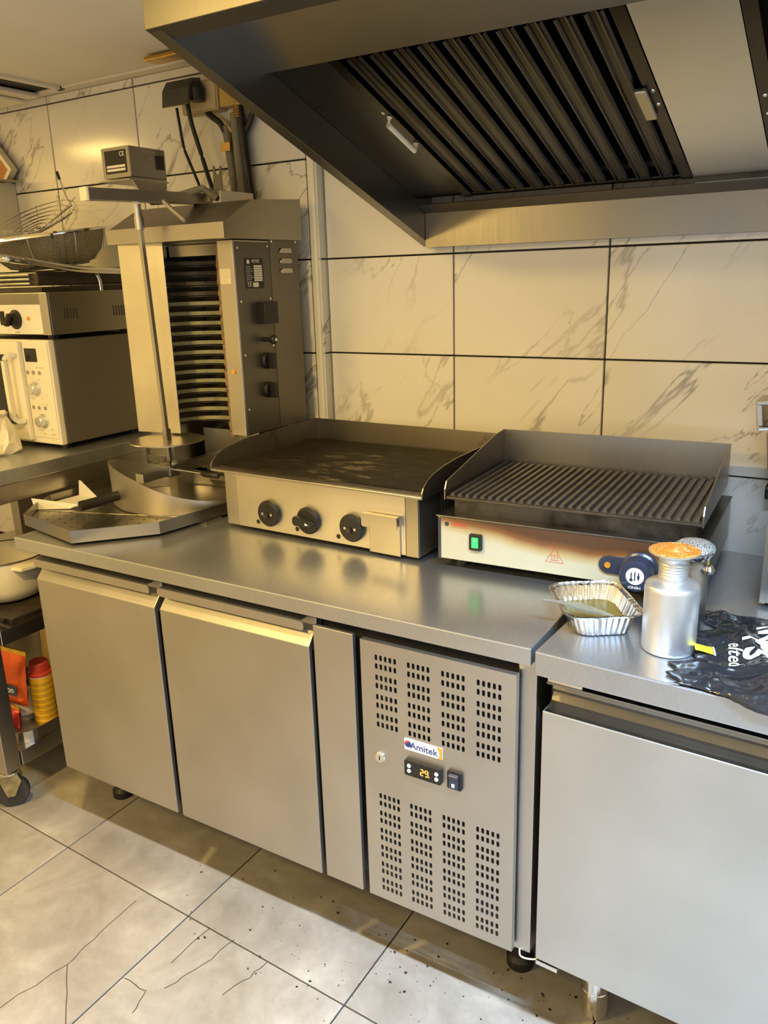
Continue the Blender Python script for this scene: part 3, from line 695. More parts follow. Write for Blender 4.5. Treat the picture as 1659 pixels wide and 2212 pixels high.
obj('warning_sticker', bm, plain('lime_sticker', (.62, .66, .06), .5, 0, .1, 12), t, world=False, label='lime yellow round sticker on the side')
for (u, v) in ((.04, .04), (.50, .04), (.04, .34), (.50, .34)):
    obj('foot', lathe(B(), [(.016, 0), (.016, .0214)], (u, v, 0), 16), M_BLACK, t, world=False)

# ================================================================ doner grill
t = thing('doner_grill', 'tall vertical doner grill with spit, heater bars and control box', 'grill', (-1.58, -.25, .85))
obj('control_box', bx(-1.4400, -1.3900, -.3450, -.082, 1.0670, 1.5540), M_STEEL, t, bevel=.0015, label='upright control box')
cp = obj('control_panel', bx(-1.3898, -1.3885, -.3380, -.2050, 1.0690, 1.5500), plain('grey_panel', (.12, .11, .095), .36, .7, .05, 6), t, label='grey control panel')
vp = obj('vent_panel', bx(-1.3898, -1.3880, -.2030, -.0830, 1.0690, 1.5600), plain('grey_panel_side', (.16, .145, .12), .36, .7, .05, 6), t)
for z in (1.5300, 1.5040, 1.4790):
    bm = B(); prism(bm, [(-.1650, z - .006), (-.1150, z - .006), (-.1150, z + .001), (-.1190, z + .006), (-.1590, z + .006), (-.1650, z + .001)], -1.3880, -1.3835, 'x'); obj('louvre', bm, M_STEEL, vp, bevel=.0015)
for (y, z) in ((-.330, 1.535), (-.330, 1.4065), (-.330, 1.274), (-.330, 1.135), (-.213, 1.54), (-.213, 1.41), (-.2130, 1.290), (-.213, 1.160)):
    obj('screw', disc_right(-1.3886, y, z, .003, .0015, 10), M_CHROME, cp)
for y in (-.196, -.094): obj('screw', disc_right(-1.3882, y, 1.552, .0035, .0015, 10), M_CHROME, vp)
lb = obj('rating_plate', plate(.0730, .0740, .004, .0008, face_right(-1.3885, -.2710, 1.4740)), M_BLACK, t, label='black rating plate with pale fields')
obj('rating_lettering', text_bm('POTIS', .0110, face_right(-1.3876, -.2640, 1.5030), sx=1.0), M_CREAM, lb)
bm = B()
for q in range(7): box(bm, -1.3877, -1.3874, -.2720, -.2400, 1.4890 - q * .0057, 1.4935 - q * .0057)
for q in range(8): box(bm, -1.3877, -1.3874, -.3030, -.2850 + .004 * (q % 3), 1.4895 - q * .0052, 1.4905 - q * .0052)
lathe(bm, [(.0055, 0), (.0055, .0003)], n=16, M=Matrix.Translation((-1.3877, -.2930, 1.5020)) @ Matrix.Rotation(PI / 2, 4, 'Y'))
obj('rating_fields', bm, M_CREAM, lb)
bm = text_bm('CE', .0130, face_right(-1.3876, -.2920, 1.4460)); obj('rating_mark', bm, M_CREAM, lb)
obj('rating_mark', plate(.022, .011, .003, .0003, face_right(-1.3877, -.2680, 1.4460)), M_CREAM, lb)
st = obj('strip_sticker', plate(.0360, .0370, .003, .0006, face_front(-1.4185, -.3450, 1.4680)), plain('pale_sticker', (.55, .50, .38), .35, .3, .05, 10), t, label='small pale sticker')
obj('sticker_print', text_bm('S', .012, face_front(-1.4080, -.3457, 1.4570)), M_WHITEP, st)
obj('pilot_lamp', disc_front(-1.4165, -.3450, 1.2330, .0055, .003, 14), M_ORANGE, t)
bk = obj('cable_box', bx(-1.3884, -1.3620, -.2700, -.2150, 1.3480, 1.4030), M_BLACK, t, bevel=.002, label='black rectangular cover')
kb = obj('toggle', disc_right(-1.3885, -.2480, 1.3075, .006, .02, 14, [(.0065, 0), (.0055, .018), (.0110, .026), (.0120, .033), (.009, .038), (0, .039)]), M_BLACK, t)
obj('toggle_dot', disc_right(-1.3496, -.2480, 1.3075, .0045, .0006, 12), M_WHITEP, kb)
for z in (1.2530, 1.1770):
    kn = obj('knob', disc_right(-1.3885, -.2470, z, .022, .012, 28, [(.0215, 0), (.0215, .006), (.018, .011), (0, .011)]), M_BLACK, t)
    obj('knob_grip', bx(-1.3776, -1.3560, -.2520, -.2420, z - .020, z + .020), M_BLACK, kn, bevel=.002)
# left shield (swivelled wing) and back
bm = B(); prism(bm, [(-1.7445, -.3850), (-1.6070, -.3620), (-1.6075, -.3640), (-1.7450, -.3870)], 1.0620, 1.5560, 'z')
obj('side_shield', bm, steel('shield_steel', (.66, .62, .52), .30, (4, 4, 60), .04, .18), t, bevel=.0008, label='left heat shield sheet')
obj('back_plate', bx(-1.7700, -1.4400, -.1000, -.0820, .8520, 1.5540), M_SOOT, t, label='dark sooty back plate')
for y in (-.2600, -.1040): obj('frame_post', bx(-1.4420, -1.4200, y, y + .02, .8520, 1.0668), M_STEEL, t)
obj('left_cheek', bx(-1.7700, -1.7350, -.2700, -.1000, .8520, 1.5540), M_STEEL, t)
obj('lower_panel', bx(-1.7000, -1.4420, -.1800, -.1760, .8900, 1.0420), M_STEEL, t)
obj('top_panel', bx(-1.7300, -1.4420, -.2200, -.1020, 1.5250, 1.5540), M_STEEL, t)
def arc(z, off=0.0):
    base = [(-1.700, -.285), (-1.685, -.235), (-1.650, -.198), (-1.600, -.182), (-1.545, -.184), (-1.500, -.205), (-1.4720, -.245), (-1.4600, -.290), (-1.4530, -.322)]
    return spline([(x, y + off, z) for x, y in base], 3)
for i in range(17):
    z = 1.078 + i * .0268
    bm = B(); tube(bm, arc(z), 0, flat=(.007, .0100))
    e = obj('heater_bar', bm, M_QUARTZ if i < 13 else M_QUARTZ2, t, label=None if i < 13 else 'soot-blackened heater bar')
    bm = B(); tube(bm, arc(z - .0085, .012), 0, flat=(.020, .003)); obj('reflector_strip', bm, M_SOOT, e)
    if i % 2 == 0: obj('pin', tube(B(), [(-1.466, -.322, z - .004), (-1.438, -.338, z - .004)], .0035, 8), M_CHROME, e)
bm = B()
for i in range(36):
    z = 1.06 + i * .0134; s = random.uniform(.006, .012)
    box(bm, -1.4530 - s * .5, -1.4405, -.330 - s * .3, -.308, z, z + .013)
obj('insulation_strip', bm, M_BROWN, t, label='rusty brown insulation strip')
# canopy
bm = B(); prism(bm, [(-.392, 1.5560), (-.392, 1.5920), (-.285, 1.6480), (-.082, 1.6600), (-.082, 1.5560), (-.380, 1.5560)], -1.7680, -1.3720, 'x')
obj('canopy', bm, M_GRIDSIDE, t, bevel=.001, label='sloping canopy')
obj('canopy_lip', bx(-1.7720, -1.3690, -.3960, -.3925, 1.5555, 1.5930), M_STEEL, t, bevel=.0008)
# arm, motor, mount
obj('mount_box', bx(-1.5600, -1.4900, -.2600, -.1300, 1.6490, 1.6800), M_STEEL, t, bevel=.001)
obj('mount_cap', bx(-1.5700, -1.5200, -.2660, -.2000, 1.6520, 1.6860), M_GREYPIPE, t, bevel=.002)
bm = B(); prism(bm, [(-1.6100, 1.6800), (-1.6060, 1.7400), (-1.6060, 1.7560), (-1.6000, 1.7560), (-1.5985, 1.7380), (-1.5900, 1.7300), (-1.5835, 1.7380), (-1.5830, 1.7540), (-1.5770, 1.7540), (-1.5770, 1.6800)], -.152, -.149, 'y')
obj('fork_bracket', bm, M_GREYPIPE, t)
obj('fork_bracket', bx(-1.61, -1.555, -.152, -.149, 1.662, 1.681), M_GREYPIPE, t)
obj('arm', tube(B(), [(-1.588, -.602, 1.6560), (-1.540, -.230, 1.6620)], 0, flat=(.026, .027)), M_STEEL, t, bevel=.001, label='square steel arm')
obj('arm_cap', tube(B(), [(-1.5890, -.6080, 1.6560), (-1.5882, -.6025, 1.6560)], 0, flat=(.028, .029)), M_CREAM, t)
mo = obj('motor_box', bx(-1.6930, -1.5970, -.4500, -.3340, 1.7060, 1.7750), M_DARKSTEEL, t, bevel=.0015, label='motor box')
obj('motor_face', plate(.0945, .0690, .003, .0015, face_front(-1.6450, -.4500, 1.7405)), M_STEEL, mo)
ml = obj('motor_label', plate(.0740, .0520, .002, .0006, face_front(-1.6450, -.4515, 1.7420)), M_BLACK, mo, label='black label with pale fields')
obj('motor_lettering', text_bm('CE', .0145, face_front(-1.6215, -.4523, 1.7580)), M_WHITEP, ml)
bm = B(); box(bm, -1.6770, -1.6130, -.4526, -.4522, 1.7290, 1.7345); box(bm, -1.6770, -1.6130, -.4526, -.4522, 1.7210, 1.7265)
obj('label_fields', bm, M_CREAM, ml)
obj('motor_socket', bx(-1.5968, -1.5940, -.3660, -.3420, 1.7280, 1.7600), M_BLACK, mo)
obj('motor_shelf', bx(-1.7000, -1.5950, -.4600, -.3300, 1.6980, 1.7010), M_STEEL, t)
bm = B(); prism(bm, [(-.4550, 1.7050), (-.3360, 1.7050), (-.3440, 1.6480), (-.3950, 1.6430), (-.4150, 1.6550)], -1.5985, -1.5960, 'x')
obj('motor_bracket', bm, M_DARKSTEEL, t)
obj('clamp_lever', tube(B(), spline([(-1.575, -.398, 1.6560), (-1.555, -.400, 1.6520), (-1.525, -.402, 1.6300), (-1.482, -.405, 1.6010)]), .0055, 8), M_STEEL, t, smooth=True)
obj('clamp_knob', tube(B(), [(-1.560, -.3300, 1.667), (-1.520, -.2900, 1.685), (-1.505, -.262, 1.662)], [.010, .008, .010], 8), M_GREYPIPE, t)
sp = obj('spit', tube(B(), [(-1.6000, -.4200, 1.0000), (-1.6000, -.4405, 1.6440)], 0, flat=(.0105, .0105)), steel('spit_steel', (.46, .45, .44), .34), t, label='square spit rod')
obj('spit_sleeve', tube(B(), [(-1.6000, -.4392, 1.5850), (-1.6000, -.4405, 1.6440)], .0095, 14), M_CHROME, sp, smooth=True)
obj('spit_sleeve', tube(B(), [(-1.6000, -.4388, 1.5840), (-1.6000, -.4396, 1.6140)], .0115, 14), M_STEEL, sp, smooth=True)
obj('spit_sleeve', tube(B(), [(-1.6000, -.4217, 1.0560), (-1.6000, -.4227, 1.0860)], 0, flat=(.016, .016)), M_STEEL, sp)
obj('spit_point', lathe(B(), [(.001, 0), (.006, .016)], (-1.6, -.4198, .986), 10), M_SOOT, sp)
obj('spit_disc', lathe(B(), [(.0, 0), (.0980, 0), (.0985, .0015), (.0970, .0030), (0, .0030)], (-1.6000, -.4215, 1.0540), 56), M_STEEL, t, label='round spit disc')
# lower bearing, bars, legs of the frame
obj('pivot_block', bx(-1.617, -1.583, -.440, -.400, .9580, .9880), M_DARKSTEEL, t, bevel=.002)
obj('pivot_washer', lathe(B(), [(.020, 0), (.020, .003)], (-1.604, -.400, .9885), 20), M_STEEL, t)
obj('support_bar', bx(-1.6150, -1.5880, -.5300, -.4402, .9620, .9860), M_STEEL, t, bevel=.001)
obj('support_bar', bx(-1.6150, -1.5880, -.3998, -.1805, .9620, .9860), M_STEEL, t, bevel=.001)
obj('support_bar', bx(-1.8700, -1.6155, -.2580, -.2460, .9420, .9620), M_STEEL, t)
obj('support_post', bx(-1.8850, -1.8650, -.2600, -.2450, .8870, .9900), M_STEEL, t)
ll = obj('lever', tube(B(), [(-1.5830, -.4250, .9780), (-1.4780, -.4300, .9780)], .0048, 10), M_CHROME, t, smooth=True)
obj('lever_grip', tube(B(), [(-1.4780, -.4300, .9780), (-1.4700, -.4305, .9780), (-1.4220, -.4330, .9780), (-1.4165, -.4333, .9780)], [.006, .0085, .0085, .004], 12), M_BLACK, ll, smooth=True)
# octagonal perforated drip tray of the machine
OCT = [(-1.8740, -.6900), (-1.6270, -.7400), (-1.4850, -.5870), (-1.4500, -.3600), (-1.4580, -.1900), (-1.9300, -.1900), (-1.9780, -.2600), (-1.9780, -.5300), (-1.9350, -.6100)]
cx0, cy0 = -1.68, -.43
def inset(k): return [(cx0 + (x - cx0) * k, cy0 + (y - cy0) * k) for x, y in OCT]
zt, zb = .8880, .8570
bm = B(); n = len(OCT)
o1, o2, i1 = inset(1.0), inset(.999), inset(.991)
V = [[bm.verts.new((x, y, z)) for x, y in L] for L, z in ((o2, zb), (o1, zt), (i1, zt), (inset(.990), zb + .003))]
for a, b in ((0, 1), (1, 2), (2, 3)):
    for i in range(n): bm.faces.new((V[a][i], V[a][(i + 1) % n], V[b][(i + 1) % n], V[b][i]))
bm.faces.new(V[0][::-1]); bm.faces.new(V[3])
M_TRAY = steel('drip_tray_steel', (.33, .31, .275), .25, (40, 40, 4), .01, .12)
dt = obj('drip_tray', bm, M_TRAY, t, label='octagonal drip tray')
def inside(p, poly, mrg):
    q = [(cx0 + (x - cx0) * mrg, cy0 + (y - cy0) * mrg) for x, y in poly]; c = False
    for i in range(len(q)):
        (xa, ya), (xb, yb) = q[i], q[i - 1]
        if (ya > p[1]) != (yb > p[1]) and p[0] < (xb - xa) * (p[1] - ya) / (yb - ya) + xa: c = not c
    return c
hol = []
th = -.35
for i in range(-16, 17):
    for j in range(-16, 17):
        if (i + j) % 2: continue
        px, py = cx0 + (i * math.cos(th) - j * math.sin(th)) * .0235, cy0 + (i * math.sin(th) + j * math.cos(th)) * .0235
        if inside((px, py), OCT, .90): hol.append([(px + .0036 * math.cos(a * PI / 3), py + .0036 * math.sin(a * PI / 3)) for a in range(6)])
bm = B(); holed(bm, inset(.984), hol, Matrix.Translation((0, 0, zb + .0095)), .0016)
pf = obj('perforated_plate', bm, M_TRAY, dt)
bm = B(); holed(bm, inset(.984), [], Matrix.Translation((0, 0, zb + .0045)), .0005); obj('tray_floor', bm, M_SOOT, dt)
obj('seam', tube(B(), [(-1.925, -.600, zb + .0102), (-1.50, -.47, zb + .0102)], 0, flat=(.003, .001)), M_CHROME, dt)
obj('tray_bracket', bx(-1.52, -1.45, -.46, -.40, .8505, .8565), M_STEEL, dt)

# ================================================================ doner scoop in the tray
ZS = zb + .0102
t = thing('meat_scoop', 'curved steel meat scoop with black handle lying in the tray', 'scoop', (-1.67, -.36, ZS))
KH = [.030, .028, .030, .036, .050, .070, .096, .118, .119, .098, .062, .038]     # wall height every 30 degrees, from the right end round the back
def hgt(a):
    u = (a / (2 * PI) * 12) % 12; i = int(u); f = u - i; q = [KH[(i + d) % 12] for d in (-1, 0, 1, 2)]
    return .5 * (2 * q[1] + (q[2] - q[0]) * f + (2 * q[0] - 5 * q[1] + 4 * q[2] - q[3]) * f * f + (3 * q[1] - q[0] - 3 * q[2] + q[3]) * f ** 3)
bm = B(); c0 = Vector((-1.648, -.352)); NS = 96; rows_ = []; sp_ = []
for i in range(NS):
    a = 2 * PI * i / NS; ca, sa = math.cos(a), math.sin(a); h = hgt(a); ring = []
    for (o, z) in ((-.004, .0020), (0, .0045), (.002, h * .5), (.004, h), (.0024, h), (.0004, h * .5), (-.0016, .0060), (-.008, .0036)):
        ring.append(bm.verts.new((c0.x + (.195 + o) * ca, c0.y + (.162 + o) * sa, ZS + z)))
    rows_.append(ring); sp_.append(Vector((c0.x + .194 * ca, c0.y + .161 * sa, 0)))
for i in range(NS):
    a, b = rows_[i], rows_[(i + 1) % NS]
    for j in range(7): bm.faces.new((a[j], a[j + 1], b[j + 1], b[j]))
obj('pan_wall', bm, steel('scoop_steel', (.52, .49, .44), .40, (4, 4, 60), .0, .06, gw=.04), t, smooth=True)
bm = B(); prism(bm, [(c0.x + (p.x - c0.x) * .985, c0.y + (p.y - c0.y) * .985) for p in sp_], ZS + .0004, ZS + .0026, 'z'); obj('pan_floor', bm, M_STEEL, t)
hp = [(-1.722, -.500, ZS + .042), (-1.727, -.519, ZS + .040), (-1.740, -.568, ZS + .036), (-1.752, -.606, ZS + .034)]
obj('handle', tube(B(), spline(hp, 3), .0135, 14), M_BLACK, t, smooth=True)
# white folded card
t = thing('folded_card', 'white folded card with two upright flaps on the perforated tray', 'card', (-1.86, -.57, zb + .0103))
zc = zb + .0104
bm = B(); b_ = [(-1.946, -.604), (-1.862, -.555), (-1.856, -.458), (-1.962, -.447), (-1.965, -.540)]
prism(bm, b_, zc, zc + .0012, 'z'); obj('base', bm, M_PAPER, t)
def sheet(P, th=.0012):
    P = [Vector(p) for p in P]; nr = (P[1] - P[0]).cross(P[2] - P[0]).normalized() * th; bm = B()
    a = [bm.verts.new(p) for p in P]; b = [bm.verts.new(p + nr) for p in P]
    bm.faces.new(a); bm.faces.new(b[::-1])
    for i in range(len(P)): bm.faces.new((a[i], a[(i + 1) % len(P)], b[(i + 1) % len(P)], b[i]))
    return bm
obj('flap', sheet([(-1.9526, -.6060, .9000), (-1.946, -.604, zc + .001), (-1.862, -.555, zc + .001), (-1.852, -.535, .8765)]), M_PAPER, t)
obj('flap', sheet([(-1.960, -.446, zc + .001), (-1.960, -.440, .9120), (-1.952, -.440, .9120), (-1.856, -.457, zc + .001)]), M_PAPER, t)

# ================================================================ trolley table on the left
t = thing('work_table', 'stainless work table on castors at left, carrying the microwave', 'table', (-2.40, -.40, 0))
xr = -1.990
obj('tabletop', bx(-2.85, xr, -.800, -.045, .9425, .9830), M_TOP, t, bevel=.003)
obj('apron', bx(-2.83, xr - .004, -.780, -.06, .8910, .9420), M_STEEL, t, bevel=.001)
for (x, y) in ((xr - .052, -.790), (xr - .052, -.10), (-2.83, -.790), (-2.83, -.10)):
    obj('leg', bx(x, x + .048, y, y + .048, .118, .8905), M_STEEL, t, bevel=.002)
for z in (.5450, .1680):
    obj('shelf', bx(-2.83, xr - .002, -.738, -.055, z - .045, z), M_STEEL, t, bevel=.002)
def castor(x, y, yaw):
    M = Matrix.Translation((x, y, 0)) @ Matrix.Rotation(yaw, 4, 'Z')
    c = obj('castor', prism(B(), [(-.018, .112), (.022, .112), (.030, .085), (.008, .040), (-.012, .040), (-.026, .09)], -.022, -.018, 'x', M), plain('tarnished_zinc', (.38, .32, .18), .5, .8, .4, 40, .4), t, label='tarnished castor')
    obj('castor_fork', prism(B(), [(-.018, .112), (.022, .112), (.030, .085), (.008, .040), (-.012, .040), (-.026, .09)], .018, .022, 'x', M), MATS['tarnished_zinc'], c)
    obj('castor_swivel', lathe(B(), [(.026, .106), (.030, .110), (.030, .117), (.02, .1175)], n=20, M=M), M_CHROME, c)
    MW = M @ Matrix.Translation((0, 0, .0475)) @ Matrix.Rotation(PI / 2, 4, 'Y')
    obj('wheel', lathe(B(), [(.032, -.013), (.044, -.013), (.0475, -.008), (.0475, .008), (.044, .013), (.032, .013)], n=36, M=MW), M_RUBBER, c, smooth=False)
    obj('wheel_hub', lathe(B(), [(.0315, -.0115), (.0330, .0115)], n=28, M=MW), plain('grey_hub', (.36, .34, .30), .5, 0, .15, 20), c)
castor(xr - .030, -.766, -.70); castor(xr - .028, -.09, .4); castor(-2.80, -.766, .9); castor(-2.80, -.09, .2)

# ================================================================ microwave
t = thing('microwave', 'cream microwave oven with looped door handle, on the work table', 'microwave', (-2.32, -.23, .983))
ym = -.400
obj('casing', bx(-2.58, -2.0660, ym + .022, -.055, .999, 1.3080), plain('microwave_grey', (.13, .115, .092), .42, .3, .04, 6), t, bevel=.004)
fr = obj('front_frame', bx(-2.58, -2.0650, ym, ym + .022, .999, 1.3080), M_CREAM, t, bevel=.004)
obj('control_panel', bx(-2.1840, -2.0700, ym - .0025, ym - .0002, 1.0180, 1.3030), M_CREAM, t, bevel=.001)
dr = obj('door', bx(-2.575, -2.1865, ym - .016, ym - .0002, 1.0080, 1.3030), M_CREAM, t, bevel=.003)
obj('window', bx(-2.53, -2.2450, ym - .0175, ym - .016, 1.0550, 1.2650), M_GLASSK, dr)
hpts = [(-2.2020, ym - .016, 1.2640), (-2.2080, ym - .034, 1.2660), (-2.2160, ym - .044, 1.2540), (-2.2170, ym - .046, 1.2300), (-2.2150, ym - .046, 1.1000), (-2.2130, ym - .044, 1.0800), (-2.2050, ym - .034, 1.0680), (-2.1980, ym - .016, 1.0690)]
obj('handle', tube(B(), spline(hpts, 4), 0, flat=(.0150, .0120)), M_CREAM, dr, smooth=False, bevel=.003)
obj('display', plate(.0540, .0390, .001, .0010, face_front(-2.1480, ym - .0025, 1.2640)), M_GLASSK, t)
for z, xs in ((1.2130, (-2.1720, -2.1460, -2.1180)), (1.1090, (-2.1680, -2.1420, -2.1140))):
    for x in xs: obj('button', disc_front(x, ym - .0025, z, .0058, .003, 18, [(.0060, 0), (.0056, .0025), (.003, .0032), (0, .0032)]), M_STEEL, t)
for z, x in ((1.1660, -2.1440), (1.0700, -2.1300)):
    kn = obj('knob', disc_front(x, ym - .0025, z, .017, .02, 28, [(.0215, 0), (.0215, .002), (.0165, .003), (.0160, .020), (.0140, .0230), (0, .0235)]), M_ALU, t, smooth=False)
bm = B()
for (x, z, w) in ((-2.1280, 1.2270, .010), (-2.1080, 1.2270, .018), (-2.1250, 1.1920, .006), (-2.1100, 1.1880, .004), (-2.0990, 1.1720, .004), (-2.0990, 1.1480, .006), (-2.1200, 1.1380, .003), (-2.1260, 1.1180, .008), (-2.1060, 1.1180, .006), (-2.1350, 1.0290, .014), (-2.0950, 1.0290, .018), (-2.0960, 1.0440, .008)):
    box(bm, x - w / 2, x + w / 2, ym - .0031, ym - .0025, z, z + .0018)
obj('printed_marks', bm, M_TAN, t)
for (x, y) in ((-2.10, -.36), (-2.54, -.36), (-2.10, -.09), (-2.54, -.09)): obj('foot', lathe(B(), [(.014, 0), (.014, .0155)], (x, y, .9832), 14), M_BLACK, t)

# ================================================================ contact grill on the microwave
t = thing('contact_grill', 'stainless contact grill with pale control plate, stacked on the microwave', 'grill', (-2.28, -.23, 1.3085))
xg = -2.0460
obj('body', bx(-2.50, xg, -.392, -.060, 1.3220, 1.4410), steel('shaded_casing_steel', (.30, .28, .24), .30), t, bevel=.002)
obj('corner_strip', bx(xg - .0350, xg - .0005, -.3980, -.3925, 1.3220, 1.4410), M_STEEL, t, bevel=.001)
cpn = obj('control_plate', bx(-2.48, xg - .0360, -.3965, -.3925, 1.3240, 1.4080), M_CERAM, t, bevel=.0008, label='pale control plate')
bm = B()
for y0 in (-.345, -.165):
    for q in range(5): box(bm, xg - .0003, xg + .0008, y0 + q * .0105, y0 + .0035 + q * .0105, 1.3650, 1.3950)
obj('side_vent', bm, M_GASKET, t, kind='stuff')
kn = obj('knob', disc_front(-2.2000, -.3965, 1.3660, .030, .01, 28, [(.0280, 0), (.0280, .003), (.0190, .006), (.0170, .018), (0, .018)]), M_BLACK, t)
obj('knob_grip', bx(-2.2060, -2.1940, -.4310, -.4145, 1.3460, 1.3860, M=Matrix.Translation((-2.2, -.4, 1.366)) @ Matrix.Rotation(.6, 4, 'Y') @ Matrix.Translation((2.2, .4, -1.366))), M_BLACK, kn, bevel=.003)
obj('pilot_lamp', disc_front(-2.1400, -.3965, 1.3690, .006, .006, 14, [(.006, 0), (.005, .004), (0, .006)]), M_ORANGE, t)
obj('rocker_switch', bx(-2.2680, -2.2520, -.4020, -.3966, 1.3500, 1.3900), M_BLACK, t)
obj('print', bx(-2.212, -2.188, -.3970, -.3965, 1.3290, 1.3305), M_BLACK, t)
lp = obj('lower_plate', bx(-2.49, xg - .04, -.380, -.075, 1.4412, 1.4560), M_SOOT, t)
up = obj('lid', bx(-2.49, xg - .045, -.385, -.070, 1.4600, 1.4980), M_SOOT, t, bevel=.004, label='black cast lid')
for q in range(3): obj('lid_ridge', bx(-2.49, xg - .070, -.395, -.3855, 1.4625 + q * .012, 1.4690 + q * .012), M_DARKSTEEL, up, bevel=.002)
obj('lid_handle', tube(B(), spline([(-2.30, -.500, 1.540), (-2.085, -.500, 1.535), (-2.058, -.475, 1.5290), (-2.052, -.400, 1.5200), (-2.052, -.2600, 1.5020), (-2.052, -.1000, 1.4950)], 5), .0105, 12), M_CHROME, t, smooth=True, label='chrome tube lid handle')
obj('handle_grip', tube(B(), [(-2.40, -.500, 1.5430), (-2.088, -.500, 1.5350)], .0095, 14), M_CHROME, t, smooth=True)
obj('handle_collar', tube(B(), [(-2.092, -.500, 1.5352), (-2.082, -.4990, 1.5350)], .0105, 14), M_BLACK, t)
obj('lid_stay', tube(B(), spline([(-2.060, -.225, 1.4970), (-2.058, -.2050, 1.4900), (-2.056, -.1950, 1.4700), (-2.056, -.1930, 1.4412)], 4), .006, 10), M_CHROME, t, smooth=True)
for (x, y) in ((-2.09, -.36), (-2.46, -.36), (-2.09, -.09), (-2.46, -.09)): obj('foot', lathe(B(), [(.015, 0), (.015, .0130)], (x, y, 1.3086), 14), M_BLACK, t)

# ================================================================ mesh strainer and wire skimmer on the grill
ZM = 1.4985
t = thing('mesh_strainer', 'shallow dark wire mesh strainer with a flat rim bar, resting on the contact grill', 'strainer', (-2.20, -.25, ZM))
MT = Matrix.Translation((-2.20, -.235, ZM + .0)) @ Matrix.Rotation(.13, 4, 'X') @ Matrix.Rotation(-.03, 4, 'Y')
cs = 1.45
bm = B(); prof = [(.0, .018), (.085, .019), (.120, .026), (.145, .050), (.158, .085), (.162, .108)]
lathe(bm, prof, n=48, M=MT @ Matrix.Diagonal((1.18, .95, 1, 1)), cap=False)
o = obj('mesh_bowl', bm, mesh_cloth('wire_mesh', (.10, .088, .065), 900, .16, .6, .5), t, smooth=True); 
rp = [MT @ Vector((.1625 * 1.18 * math.cos(a), .1625 * .95 * math.sin(a), .110)) for a in [i * 2 * PI / 40 for i in range(41)]]
obj('rim', tube(B(), rp, .0045, 8), M_CHROME, t, smooth=True)
obj('rim_bar', tube(B(), [MT @ Vector((-.25, -.152, .1120)), MT @ Vector((.235, -.150, .1140))], 0, flat=(.012, .005)), M_STEEL, t)
obj('rim_bar', tube(B(), [MT @ Vector((-.25, -.163, .1060)), MT @ Vector((.225, -.158, .1080))], .0035, 8), M_CHROME, t)
obj('rim_hook', tube(B(), [MT @ Vector((.222, -.152, .112)), MT @ Vector((.222, -.153, .097))], .003, 6), M_BLACK, t)
bm = B()
for a in (-.3, .5, 1.2, 2.2, 3.3, 4.2, 5.2):
    P = [MT @ Vector((r * 1.18 * math.cos(a) * 1.01, r * .95 * math.sin(a) * 1.01, z)) for r, z in prof[1:]]; tube(bm, P, .0018, 6)
tube(bm, [MT @ Vector((.098 * 1.18 * math.cos(i * PI / 12), .098 * .95 * math.sin(i * PI / 12), .018)) for i in range(25)], .003, 6)
obj('stay_wires', bm, M_STEEL, t)
t = thing('wire_skimmer', 'round spiral wire skimmer with bent handle, leaning inside the mesh strainer', 'skimmer', (-2.20, -.21, ZM + .08))
MK = Matrix.Translation((-2.290, -.215, ZM + .130)) @ Matrix.Rotation(.50, 4, 'X')
turns = 7; pts = []
for i in range(turns * 36 + 1):
    a = i * 2 * PI / 36; r = .012 + .148 * i / (turns * 36); pts.append(MK @ Vector((r * math.cos(a), r * math.sin(a), .030 * (r / .16) ** 2)))
obj('spiral', tube(B(), pts, .0017, 6), M_CHROME, t, smooth=True)
bm = B()
for a in (.2, 1.25, 2.3, 3.35, 4.4, 5.45): tube(bm, [MK @ Vector((r * math.cos(a), r * math.sin(a), .030 * (r / .16) ** 2 - .003)) for r in (.01, .06, .11, .16)], .0016, 6)
obj('spokes', bm, M_CHROME, t)
obj('handle', tube(B(), spline([(-2.290, -.215, ZM + .132), (-2.235, -.2200, 1.6380), (-2.118, -.2200, 1.6820), (-2.112, -.2200, 1.6900), (-2.127, -.2200, 1.7120), (-2.147, -.2200, 1.7640)], 3), .0022, 8), M_CHROME, t, smooth=True)
obj('handle_tip', tube(B(), [(-2.1460, -.2200, 1.7600), (-2.1545, -.2200, 1.7820)], .0040, 8), M_BLACK, t)

# ================================================================ paper bag on the table, items on the shelves
def crumple(bm, amp, seed):
    rnd = random.Random(seed)
    for v in bm.verts: v.co += Vector((rnd.uniform(-amp, amp), rnd.uniform(-amp, amp), rnd.uniform(-amp, amp)))
    return bm
t = None
bm = B(); lathe(bm, [(.062, 0), (.072, .012), (.066, .035), (.056, .060), (.044, .088), (.034, .108), (.040, .118)], (-2.232, -.500, .9836), 18); 
for v in bm.verts:
    if v.co.z > .99: v.co += Vector((random.uniform(-.008, .008), random.uniform(-.008, .008), random.uniform(-.006, .006)))
o = obj('paper_bag', bm, M_PAPER, None); o.data.materials[0] = plain('white_paper', (.72, .66, .55), .6, 0, .08, 20, .3)
tag(o, 'crumpled white paper bag standing before the microwave door', 'bag')
o.location = (0, 0, 0)
t = thing('baking_tray', 'dark baking tray under the cream pot on the middle shelf', 'tray', (-2.20, -.42, .5452))
bm = B(); box(bm, -2.40, -2.002, -.690, -.16, .5454, .5480)
for a in ((-2.40, -2.002, -.690, -.686), (-2.40, -2.002, -.164, -.16), (-2.006, -2.002, -.686, -.164), (-2.40, -2.396, -.686, -.164)): box(bm, *a, .5480, .5600)
obj('pan', bm, M_SOOT, t)
